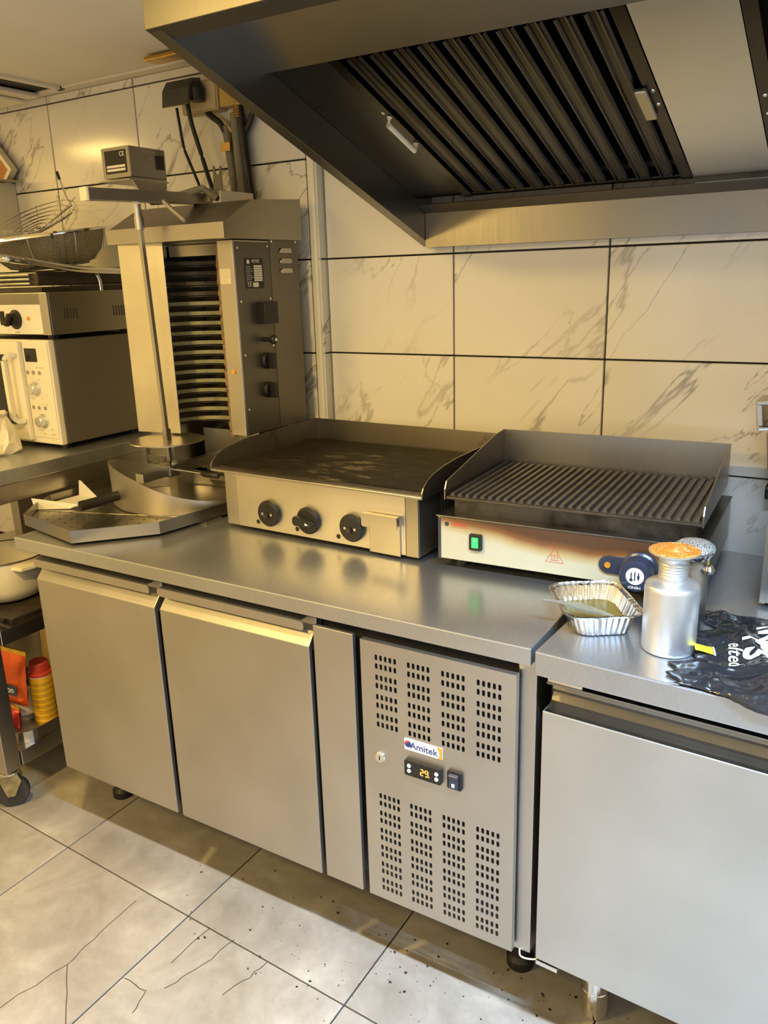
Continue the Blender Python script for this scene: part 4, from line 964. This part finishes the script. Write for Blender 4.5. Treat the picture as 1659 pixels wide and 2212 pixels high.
o = obj('dark_backing', bx(-2.70, -2.045, -.150, -.108, .5453, .8800), plain('dark_brown_backing', (.045, .022, .012), .6, 0, .2, 8), None, bevel=.003); tag(o, 'added dark brown backing behind the cream pot, keeping the shelf space dark', 'box')  # added block that keeps the background under the tabletop dark
obj('rim', tube(B(), [(-2.002, -.690, .560), (-2.002, -.16, .560)], .003, 8), M_STEEL, t)
obj('grip', tube(B(), [(-2.06, -.7050, .5600), (-2.012, -.7050, .5600)], .008, 12), M_BLACK, t)
t = thing('cooking_pot', 'open cream enamel pot with side handle on the middle shelf', 'pot', (-2.225, -.545, .5482))
bm = B(); prof = [(.0, 0), (.085, 0), (.108, .012), (.120, .040), (.124, .090), (.126, .128), (.129, .130), (.129, .133), (.123, .133), (.120, .090), (.116, .040), (.104, .016), (.083, .004), (0, .004)]
lathe(bm, prof, (-2.225, -.545, .5484), 48); obj('pot_body', bm, M_CERAM, t, smooth=True)
bm = B(); prism(bm, [(-2.118, -.600), (-2.078, -.590), (-2.070, -.545), (-2.080, -.505), (-2.118, -.490)], .6560, .6680, 'z'); obj('pot_handle', bm, M_CERAM, t, bevel=.004)
obj('pot_rim', tube(B(), [(-2.225 + .129 * math.cos(a), -.545 + .129 * math.sin(a), .6815) for a in [i * 2 * PI / 48 for i in range(49)]], .0022, 6), M_SOOT, t)
t = thing('shelf_tray', 'shallow steel tray with rounded corner on the lowest shelf', 'tray', (-2.19, -.50, .1682))
bm = B(); ou = rrect(.38, .46, .05, 6, -2.193, -.490); iu = rrect(.374, .454, .047, 6, -2.193, -.490)
prism(bm, ou, .1684, .1704, 'z')
holed(bm, ou, [iu], Matrix.Translation((0, 0, .2060)), .0355)
obj('tray', bm, M_STEEL, t)
t = thing('canister', 'round yellow canister with red lid on the lowest shelf', 'canister', (-2.090, -.575, .1706))
obj('can', lathe(B(), [(.0335, 0), (.0335, .150)], (-2.090, -.575, .1707), 36), plain('canister_yellow', (.70, .42, .02), .4, 0, .08, 20), t)
bm = B()
for q in range(7):
    for w in range(3): lathe(bm, [(.0337, 0), (.0337, .0018)], (-2.090, -.575, .1800 + q * .0185 + w * .0040), 36, cap=False)
obj('printed_lines', bm, plain('canister_print', (.30, .20, .02), .5, 0, .3, 60), t)
obj('lid', lathe(B(), [(.0350, 0), (.0350, .008), (.0300, .012), (.0290, .038), (.0260, .042), (0, .042)], (-2.090, -.575, .3210), 36), M_RED, t)
obj('collar', lathe(B(), [(.0342, 0), (.0342, .003)], (-2.090, -.575, .3178), 36), M_WHITEP, t)
t = thing('white_tub', 'white round tub behind the foil snack bags, left of the canister', 'tub', (-2.150, -.600, .1706))
obj('tub_body', lathe(B(), [(.030, 0), (.032, .085)], (-2.150, -.600, .1707), 28), M_WHITEP, t)
obj('tub_base', lathe(B(), [(.0315, 0), (.0318, .018)], (-2.150, -.600, .1708), 28), M_GREYPIPE, t)
obj('tub_print', text_bm('~', .02, face_front(-2.138, -.6325, .2000)), M_SOOT, t)
def snack(name, lab, c, w, h, rz, tilt, mat, mat2, words, seed):
    t = thing(name, lab, 'snack bag', c, rz)
    rnd = random.Random(seed); bm = B(); nx, nz = 9, 11; F = {}
    for s in (-1, 1):
        for i in range(nx):
            for j in range(nz):
                u, v = i / (nx - 1) * 2 - 1, j / (nz - 1) * 2 - 1
                puff = .022 * max(0, (1 - u * u)) ** .5 * max(0, (1 - v * v)) ** .6
                F[s, i, j] = bm.verts.new((u * w / 2 * (1 - .06 * (1 - v * v)), s * (puff + rnd.uniform(0, .003)) * (0 if abs(v) == 1 else 1), (v + 1) / 2 * h + .001))
        for i in range(nx - 1):
            for j in range(nz - 1): bm.faces.new((F[s, i, j], F[s, i + 1, j], F[s, i + 1, j + 1], F[s, i, j + 1]))
    bmesh.ops.remove_doubles(bm, verts=bm.verts, dist=.0004)
    bmesh.ops.transform(bm, matrix=Matrix.Rotation(tilt, 4, 'Y'), verts=bm.verts)
    obj('bag', bm, mat, t, world=False, smooth=True)
    Mx = Matrix.Rotation(tilt, 4, 'Y')
    obj('band', plate(w * .55, h * .20, .004, .0006, Mx @ face_front(.01, -.0245, h * .36)), mat2, t, world=False)
    obj('lettering', text_bm(words, h * .17, Mx @ face_front(.01, -.0255, h * .36), sx=.8), M_WHITEP, t, world=False)
    bm = B(); box(bm, -w / 2, w / 2, -.002, .002, h - .002, h + .012, Mx); obj('seal', bm, plain('gold_foil', (.75, .48, .08), .25, .9, .2, 50, .4), t, world=False)
    return t
M_BAG1 = plain('orange_red_foil', (.55, .09, .02), .28, .35, .35, 14, .5); M_BAG2 = plain('gold_bag', (.50, .33, .05), .32, .5, .3, 14, .5)
snack('snack_bag', 'orange red foil snack bag leaning on the shelf edge', (-2.135, -.655, .2480), .13, .175, .25, .12, M_BAG1, M_NAVY, 'noon', 3)
snack('snack_bag', 'small red and gold snack bag lowest in the tray', (-2.130, -.672, .1760), .09, .070, .1, .10, plain('red_foil', (.42, .03, .02), .3, .3, .3, 20, .4), M_YELLOW, 'ik', 5)
snack('snack_bag', 'gold foil snack bag at the back of the lowest shelf', (-2.100, -.505, .2110), .17, .235, -.1, .05, M_BAG2, M_ORANGE, 'o', 8)
o = obj('dark_box', bx(-2.088, -2.010, -.450, -.36, .1710, .4350), plain('dark_green_card', (.05, .05, .025), .6, 0, .2, 10), None, bevel=.002); tag(o, 'dark green box behind the yellow canister', 'box')

# ================================================================ wall fittings
t = thing('wall_socket', 'tan surface wall socket with dark plug, high on the wall beside the hood', 'socket', (-1.72, -.031, 1.95))
obj('back_box', bx(-1.775, -1.640, -.0720, -.0310, 1.9100, 1.9900), M_TAN, t, bevel=.004)
obj('box_lid', bx(-1.770, -1.645, -.0760, -.0722, 1.9150, 1.9850), plain('aged_cream', (.50, .40, .22), .4, 0, .2, 12), t, bevel=.003)
bm = B(); prism(bm, [(-.0765, 1.9950), (-.110, 1.9900), (-.128, 1.9650), (-.134, 1.9220), (-.128, 1.9220), (-.120, 1.9450), (-.0765, 1.9560)], -1.790, -1.690, 'x'); obj('plug_hood', bm, plain('slate_plastic', (.040, .042, .035), .45, 0, .2, 20), t, bevel=.004, label='dark hinged hood')
obj('plug', lathe(B(), [(.020, 0), (.022, .03), (.016, .045)], (-1.690, -.0960, 1.9330), 18), M_BLACK, t)
obj('ceiling_box', bx(-1.80, -1.640, -.175, -.125, 2.0320, 2.0440), M_BRASS, t, bevel=.003, label='brassy trunking plate under the ceiling')
obj('junction_box', bx(-1.636, -1.540, -.0700, -.0310, 1.9150, 2.0000), plain('ochre_box', (.46, .30, .08), .45, 0, .2, 14), t, bevel=.003)
t = thing('power_cord', 'left black power cord hanging from the wall socket to the doner grill', 'cord', (-1.755, -.09, 1.69))
obj('cable', tube(B(), spline([(-1.757, -.110, 1.922), (-1.754, -.108, 1.880), (-1.748, -.105, 1.820), (-1.722, -.110, 1.770), (-1.680, -.130, 1.7150), (-1.660, -.1450, 1.690)], 6), .0042, 8), M_BLACK, t, smooth=True)
obj('cable_gland', lathe(B(), [(.010, 0), (.010, .022), (.006, .026)], (-1.657, -.1490, 1.6640), 14), M_BLACK, t)
t = thing('power_cord', 'thicker black power cord running from the plug hood behind the fork bracket', 'cord', (-1.70, -.09, 1.68))
obj('cable', tube(B(), spline([(-1.722, -.104, 1.935), (-1.716, -.100, 1.880), (-1.695, -.095, 1.800), (-1.668, -.100, 1.7300), (-1.642, -.105, 1.6700)], 6), .0062, 8), M_BLACK, t, smooth=True)
t = thing('conduit', 'grey conduit pipe with clips, left of the wall pipe pair', 'pipe', (-1.63, -.05, 1.66))
obj('pipe', tube(B(), [(-1.6360, -.0480, 1.8700), (-1.6150, -.0480, 1.640)], .0130, 14), M_GREYPIPE, t, smooth=True)
obj('elbow_hose', tube(B(), spline([(-1.690, -.0600, 1.9080), (-1.672, -.0600, 1.8950), (-1.650, -.0560, 1.8780), (-1.638, -.0530, 1.8550)], 5), .0085, 10), M_BLACK, t, smooth=True)
obj('pipe_clip', tube(B(), [(-1.6470, -.0650, 1.8150), (-1.6130, -.0650, 1.8150)], 0, flat=(.004, .022)), M_BRASS, t)
t = thing('wall_pipe', 'dark vertical wall pipe with ribbed brass collar, under the hood edge', 'pipe', (-1.59, -.05, 1.66))
obj('pipe', tube(B(), [(-1.6000, -.0500, 1.900), (-1.5880, -.0500, 1.640)], .0155, 14), M_GREYPIPE, t, smooth=True)
obj('pipe', tube(B(), [(-1.5780, -.0560, 1.930), (-1.5560, -.0560, 1.640)], .0110, 12), M_BLACK, t, smooth=True)
bm = B()
for q in range(6): lathe(bm, [(.0135, 0), (.0155, .003), (.0135, .006)], (-1.5830 , -.0560, 1.8850 + q * .0068), 16)
obj('collar', bm, M_BRASS, t)
obj('branch', tube(B(), spline([(-1.530, -.0500, 1.9150), (-1.545, -.0500, 1.880), (-1.570, -.0500, 1.8450), (-1.585, -.0500, 1.815)], 4), .0085, 10), M_BLACK, t, smooth=True)
obj('branch', tube(B(), spline([(-1.650, -.0500, 1.890), (-1.630, -.0500, 1.872), (-1.605, -.0500, 1.845)], 4), .006, 10), M_TAN, t, smooth=True)
o = obj('wall_cabinet', bx(-2.86, -2.612, -.14, -.031, 1.600, 1.7980), M_CREAM, None, bevel=.003); tag(o, 'pale box on the wall at the left edge, below the tilted frame', 'box')
t = thing('hinged_flap', 'grey flap sticking out of the pale wall box', 'flap', (-2.59, -.08, 1.7985))
obj('flap', bx(-2.66, -2.565, -.12, -.04, 1.7985, 1.8030), M_DARKSTEEL, t)
MF = Matrix.Translation((-2.690, -.060, 1.8600)) @ Matrix.Rotation(.83, 4, 'Y')
t = thing('tilted_frame', 'orange picture in a pale frame, tilted on its corner at the left edge', 'frame', (-2.69, -.06, 1.80))
bm = B()
for a in ((-.10, .10, .062, .075), (-.10, .10, -.075, -.062), (-.10, -.087, -.062, .062), (.087, .10, -.062, .062)): box(bm, a[0], a[1], -.012, .012, a[2], a[3], MF)
obj('frame', bm, M_CREAM, t); obj('picture', bx(-.087, .087, -.006, .006, -.062, .062, M=MF), plain('burnt_orange', (.42, .16, .03), .5, 0, .2, 12), t)

# ================================================================ on the right-hand cabinet
# foil tray
t = thing('foil_tray', 'crimped foil tray of clear oil, at the joint of the two counters', 'foil tray', (-.386, -.600, .8502), .585)
def foil_loop(w, h, r, ribs=0.0, k=10, per=9):
    base = rrect(w, h, r, k); out = []
    for i in range(len(base)):
        (xa, ya), (xb, yb) = base[i], base[(i + 1) % len(base)]
        st = max(1, int(math.hypot(xb - xa, yb - ya) / .0022))
        for j in range(st): out.append((xa + (xb - xa) * j / st, ya + (yb - ya) * j / st))
    return out
N_ = 220
def resample(l, n):
    d = [0]
    for i in range(len(l)): d.append(d[-1] + math.dist(l[i], l[(i + 1) % len(l)]))
    out = []; j = 0
    for q in range(n):
        s = d[-1] * q / n
        while d[j + 1] < s: j += 1
        f = (s - d[j]) / (d[j + 1] - d[j]); a, b = l[j], l[(j + 1) % len(l)]; out.append((a[0] + (b[0] - a[0]) * f, a[1] + (b[1] - a[1]) * f))
    return out
rnd = random.Random(4)
lv = [(.084, .120, .020, .0006, 0), (.092, .128, .022, .0030, 1), (.108, .143, .025, .024, 1), (.118, .153, .027, .040, .8), (.134, .168, .031, .0415, .3), (.136, .170, .032, .0435, .3), (.133, .167, .031, .0450, .2)]
bm = B(); rings = []
for (w, h, r, z, amp) in lv:
    l = resample(rrect(w, h, r, 8), N_); ring = []
    for i, (x, y) in enumerate(l):
        rib = math.sin(i * 2 * PI * 44 / N_) * .0011 * amp + rnd.uniform(-.0004, .0004); dd = math.hypot(x, y)
        ring.append(bm.verts.new((x + x / dd * rib, y + y / dd * rib, z + rnd.uniform(-.0005, .0005) * (z > .03))))
    rings.append(ring)
for a, b in zip(rings, rings[1:]):
    for i in range(N_): bm.faces.new((a[i], a[(i + 1) % N_], b[(i + 1) % N_], b[i]))
bm.faces.new(rings[0])
o = obj('tray', bm, M_FOIL, t, world=False, smooth=True)
so = o.modifiers.new('thickness', 'SOLIDIFY'); so.thickness = .0004; so.offset = 1
mt, nt, b = nodes('clear_oil'); b.inputs['Base Color'].default_value = (.62, .52, .16, 1); b.inputs['Transmission Weight'].default_value = .85; b.inputs['Roughness'].default_value = .03; b.inputs['IOR'].default_value = 1.47
n_ = N(nt, 'ShaderNodeTexNoise', i_Scale=60.0); bp = N(nt, 'ShaderNodeBump', i_Strength=.15, i_Distance=.002); nt.links.new(n_.outputs['Fac'], bp.inputs['Height']); nt.links.new(bp.outputs[0], b.inputs['Normal'])
bm = B(); prism(bm, rrect(.094, .129, .021, 6), .0135, .0155, 'z'); obj('oil', bm, mt, t, world=False, label='thin layer of yellowish oil')
# clear plastic fork/strip across the tray
mt, nt, b = nodes('clear_plastic'); b.inputs['Base Color'].default_value = (.95, .95, .93, 1); b.inputs['Transmission Weight'].default_value = .9; b.inputs['Roughness'].default_value = .06; b.inputs['IOR'].default_value = 1.45
M_CLEAR = mt
t = thing('plastic_spoon', 'clear plastic spoon lying across the foil tray of oil', 'spoon', (-.400, -.655, .893))
bm = B(); P = spline([(-.4600, -.6640, .9020), (-.4300, -.6560, .9000), (-.4000, -.6480, .8950), (-.3700, -.6380, .8870), (-.3430, -.6280, .8800)], 5)
W_ = [.004, .006, .0065, .006, .006, .007, .009, .011, .013, .015, .017, .0175, .017, .016, .014, .012, .010, .009, .007, .005, .003]
for i, (p, w) in enumerate(zip(P, W_)):
    pass
rings = []
for p, w in zip(P, W_):
    dirn = Vector((.25, -.97, 0)); ring = []
    for (a, z) in ((-1, 0), (-.5, -.0025), (0, -.0032), (.5, -.0025), (1, 0), (.5, -.0008), (0, -.0015), (-.5, -.0008)): ring.append(bm.verts.new(p + dirn * a * w + Vector((0, 0, z))))
    rings.append(ring)
for a, b2 in zip(rings, rings[1:]):
    for i in range(8): bm.faces.new((a[i], a[(i + 1) % 8], b2[(i + 1) % 8], b2[i]))
bm.faces.new(rings[0]); bm.faces.new(rings[-1][::-1])
obj('spoon', bm, M_CLEAR, t, smooth=True)
# spun aluminium shaker
BX, BY = -.2455, -.6500
t = thing('powder_shaker', 'tall spun aluminium shaker with orange-dusted disc top, on the right counter', 'shaker', (BX, BY, .8502))
obj('can', lathe(B(), [(.0400, 0), (.0425, .0018), (.0432, .006), (.0432, .1080), (.0424, .1135), (.0400, .1160), (.0300, .1200), (.0225, .1225), (.0222, .1270)], (BX, BY, .8503), 56), M_ALU, t, smooth=True)
prof = [(.0215, .1210)]
for q in range(5): prof += [(.0222, .1275 + q * .0050), (.0232, .1290 + q * .0050), (.0232, .1305 + q * .0050), (.0222, .1320 + q * .0050)]
prof += [(.0225, .1540), (.0235, .1590), (.0290, .1645), (.0390, .1680), (.0405, .1695), (.0405, .1715)]
obj('neck', lathe(B(), prof, (BX, BY, .8503), 48), M_ALU, t, smooth=True)
mt, nt, b = nodes('paprika_dusted_disc')
tc = N(nt, 'ShaderNodeTexCoord'); n_ = N(nt, 'ShaderNodeTexNoise', i_Scale=70.0, i_Detail=5.0, i_Roughness=.7); nt.links.new(tc.outputs['Object'], n_.inputs['Vector'])
r_ = ramp(nt, n_.outputs['Fac'], [(.30, (.42, .11, .006)), (.52, (.48, .17, .015)), (.70, (.58, .36, .15))]); nt.links.new(r_.outputs[0], b.inputs['Base Color']); b.inputs['Roughness'].default_value = .65
dk = obj('disc_top', lathe(B(), [(.0398, .1717), (.0380, .1728), (.0190, .1738), (.0175, .1765), (.0150, .1772), (0, .1775)], (BX, BY, .8503), 48), mt, t, smooth=False, label='disc dusted with orange powder')
bm = B()
for ring in range(3):
    for q in range(26):
        a = q * 2 * PI / 26 + ring * .12; r = .0240 + ring * .0048; lathe(bm, [(.0007, 0), (.0007, .0004)], (BX + r * math.cos(a), BY + r * math.sin(a), 1.0238 - ring * .0002), 6)
obj('pour_holes', bm, M_SOOT, dk, kind='stuff')
# mesh-topped shaker behind
CX, CY = -.2340, -.5450
t = thing('mesh_shaker', 'dark shaker with woven wire dome top, hidden behind the aluminium shaker', 'shaker', (CX, CY, .8502))
obj('can', lathe(B(), [(.024, 0), (.026, .003), (.026, .097), (.022, .107), (.022, .124)], (CX, CY, .8503), 32), M_DARKSTEEL, t, smooth=True)
bm = B()
lathe(bm, [(.0310, .1400), (.0345, .1440), (.0330, .1500), (.0250, .1560), (.0120, .1590), (0, .1600)], (CX, CY, .8503), 40)
obj('mesh_dome', bm, woven(), t, smooth=True)
obj('dome_ring', lathe(B(), [(.022, .124), (.0300, .130), (.0335, .1395), (.030, .1398)], (CX, CY, .8503), 36), M_CHROME, t, smooth=True)
obj('side_clip', lathe(B(), [(0, -.008), (.008, -.004), (.010, .002), (.006, .009), (0, .011)], (CX + .028, CY - .012, .9620), 14), M_CHROME, t, smooth=True)

# black plastic bag
def bag_h(x, y):
    h = .0140 + .0060 * math.sin(21 * x + 6 * y) + .0050 * math.sin(34 * y - 13 * x + 1.3) + .0030 * math.sin(75 * x + 41 * y) + .0022 * math.sin(110 * y - 62 * x)
    h += .009 * max(0, 1 - abs(x + .12 + .5 * (y + .62)) / .02) + .008 * max(0, 1 - abs(y + .665 - .22 * x) / .012)
    return max(.002, h)
mt, nt, b = nodes('black_film'); M_BAGK = mt
b.inputs['Base Color'].default_value = (.014, .014, .016, 1); b.inputs['Roughness'].default_value = .16; b.inputs['Specular IOR Level'].default_value = .6
tc = N(nt, 'ShaderNodeTexCoord'); n1 = N(nt, 'ShaderNodeTexNoise', i_Scale=14.0, i_Detail=3.0); v1 = N(nt, 'ShaderNodeTexVoronoi', i_Scale=26.0, feature='SMOOTH_F1')
mx = N(nt, 'ShaderNodeMix', data_type='RGBA'); mx.inputs[0].default_value = .12
nt.links.new(tc.outputs['Object'], n1.inputs['Vector']); nt.links.new(tc.outputs['Object'], mx.inputs[6]); nt.links.new(n1.outputs['Color'], mx.inputs[7]); nt.links.new(mx.outputs[2], v1.inputs['Vector'])
bp = N(nt, 'ShaderNodeBump', i_Strength=.75, i_Distance=.012); nt.links.new(v1.outputs['Distance'], bp.inputs['Height']); nt.links.new(bp.outputs[0], b.inputs['Normal'])
t = thing('plastic_bag', 'crumpled black plastic bag with white printing, lying on the right counter', 'bag', (-.05, -.62, .8505))
bm = B(); rnd = random.Random(12); nx, ny = 70, 62; G = {}
xa, xb, ya, yb = -.212, .20, -.783, -.470
def bag_pt(i, j):
    u, v = i / (nx - 1), j / (ny - 1)
    x = xa + (xb - xa) * u; y = ya + (yb - ya) * v
    if u < .2: x += .014 * math.sin(17 * v + 1) * (1 - u / .2) + .010 * math.sin(43 * v) * (1 - u / .2) - .016 * (1 - u / .2) * max(0, .25 - v) / .25
    if v < .15: y += .010 * math.sin(13 * u + .5) * (1 - v / .15) - .022 * u
    edge = min(1, min(u / .06, (1 - u) / .04, v / .05, (1 - v) / .06))
    h = bag_h(x, y) * (.25 + .75 * edge)
    yf = -.7632 - .050 * (x + .4352) - .006                      # front edge of the worktop
    z = .8512 + h
    if y < yf:                                                  # droops over the edge
        over = yf - y; z = .8512 + h * .8 - over * .7; y = yf - over * .5
    return x, y, z
for i in range(nx):
    for j in range(ny):
        x, y, z = bag_pt(i, j); G[i, j] = bm.verts.new((x + rnd.uniform(-.0008, .0008), y, z + rnd.uniform(-.0007, .0007)))
for i in range(nx - 1):
    for j in range(ny - 1): bm.faces.new((G[i, j], G[i + 1, j], G[i + 1, j + 1], G[i, j + 1]))
o = obj('film', bm, M_BAGK, t, smooth=True)
so = o.modifiers.new('thickness', 'SOLIDIFY'); so.thickness = .0008; so.offset = -1
def drape(bm, lift=.0016):
    bmesh.ops.subdivide_edges(bm, edges=[e for e in bm.edges if e.calc_length() > .006], cuts=3)
    for v in bm.verts:
        x, y = v.co.x, v.co.y; v.co.z = .8512 + bag_h(x, y) + lift + (v.co.z)
    return bm
TD = lambda x, y, a=-PI / 2: Matrix.Translation((x, y, 0)) @ Matrix.Rotation(a, 4, 'Z')
TA = -PI / 2 + .185
obj('lettering', drape(text_bm('PRE', .058, TD(-.1070, -.5300, TA), depth=.0002, bold=.0022, align='LEFT')), M_WHITEP, t, label='white bag lettering')
obj('lettering', drape(text_bm("F'S", .056, TD(-.1210, -.5990, TA), depth=.0002, bold=.0022, align='LEFT')), M_WHITEP, t)
obj('lettering', drape(text_bm('elted', .030, TD(-.1480, -.6210, TA), depth=.0002, bold=.0002, shear=.35, align='LEFT')), M_WHITEP, t, label='script lettering')
bm = B(); box(bm, -.014, .014, -.0125, .0125, 0, .0003, TD(-.1890, -.6560, .30)); lb = obj('yellow_label', drape(bm, .0030), M_YELLOW, t, label='yellow square print')
bm = B(); box(bm, .0150, .0175, -.0135, .0135, 0, .0003, TD(-.1890, -.6560, .30)); obj('label_edge', drape(bm, .0030), M_WHITEP, t)
obj('label_print', drape(text_bm('S', .015, TD(-.1885, -.6540, .7), depth=.0002, bold=-.0003), .0042), M_SOOT, t)

# fryer at the right edge with basket hung above
t = thing('countertop_fryer', 'steel countertop fryer at the right edge behind the black bag', 'fryer', (.05, -.25, .8502))
obj('body', bx(-.1370, .24, -.3960, -.12, .8580, 1.1000), M_GRIDSIDE, t, bevel=.002)
obj('edge_strip', bx(-.1385, -.1290, -.3985, -.3962, .8580, 1.1000), M_GRIDSIDE, t, label='front edge strip')
obj('control_head', bx(.02, .22, -.26, -.16, 1.1003, 1.22), M_STEEL, t)
for (x, y) in ((-.11, -.36), (.21, -.36), (-.11, -.12), (.21, -.12)): obj('foot', lathe(B(), [(.014, 0), (.014, .0077)], (x, y, .8503), 12), M_BLACK, t)
t = thing('wall_bracket', 'black bracket on the wall behind the fryer', 'bracket', (-.165, -.03, .98))
bm = B(); prism(bm, [(-.182, .9640), (-.140, .9640), (-.140, 1.0250), (-.158, 1.0250), (-.172, 1.0050), (-.182, .9950)], -.050, -.0005, 'y'); obj('clip', bm, M_BLACK, t, bevel=.003)
obj('screw', disc_front(-.1760, -.0505, .9900, .003, .002, 10), M_CHROME, t)
t = thing('fry_basket', 'dark fry basket with steel rim, hanging at the right edge of the wall', 'basket', (-.12, -.05, 1.02))
MB_ = Matrix.Translation((-.12, -.085, 1.170)) @ Matrix.Rotation(-.12, 4, 'Y')
bm = B()
for a in ((-.085, .085, .022, .030), (-.085, .085, -.030, -.022), (-.085, -.073, -.022, .022), (.073, .085, -.022, .022)): box(bm, a[0], a[1], -.050, .045, a[2], a[3], MB_)
obj('rim', bm, M_STEEL, t, bevel=.002)
obj('basket_body', bx(-.070, .070, -.040, .040, -.130, -.031, M=MB_), M_DARKSTEEL, t, bevel=.012)
obj('rim_wire', tube(B(), [MB_ @ Vector((-.080, -.053, -.026)), MB_ @ Vector((.085, -.053, -.026))], .004, 8), M_CHROME, t)
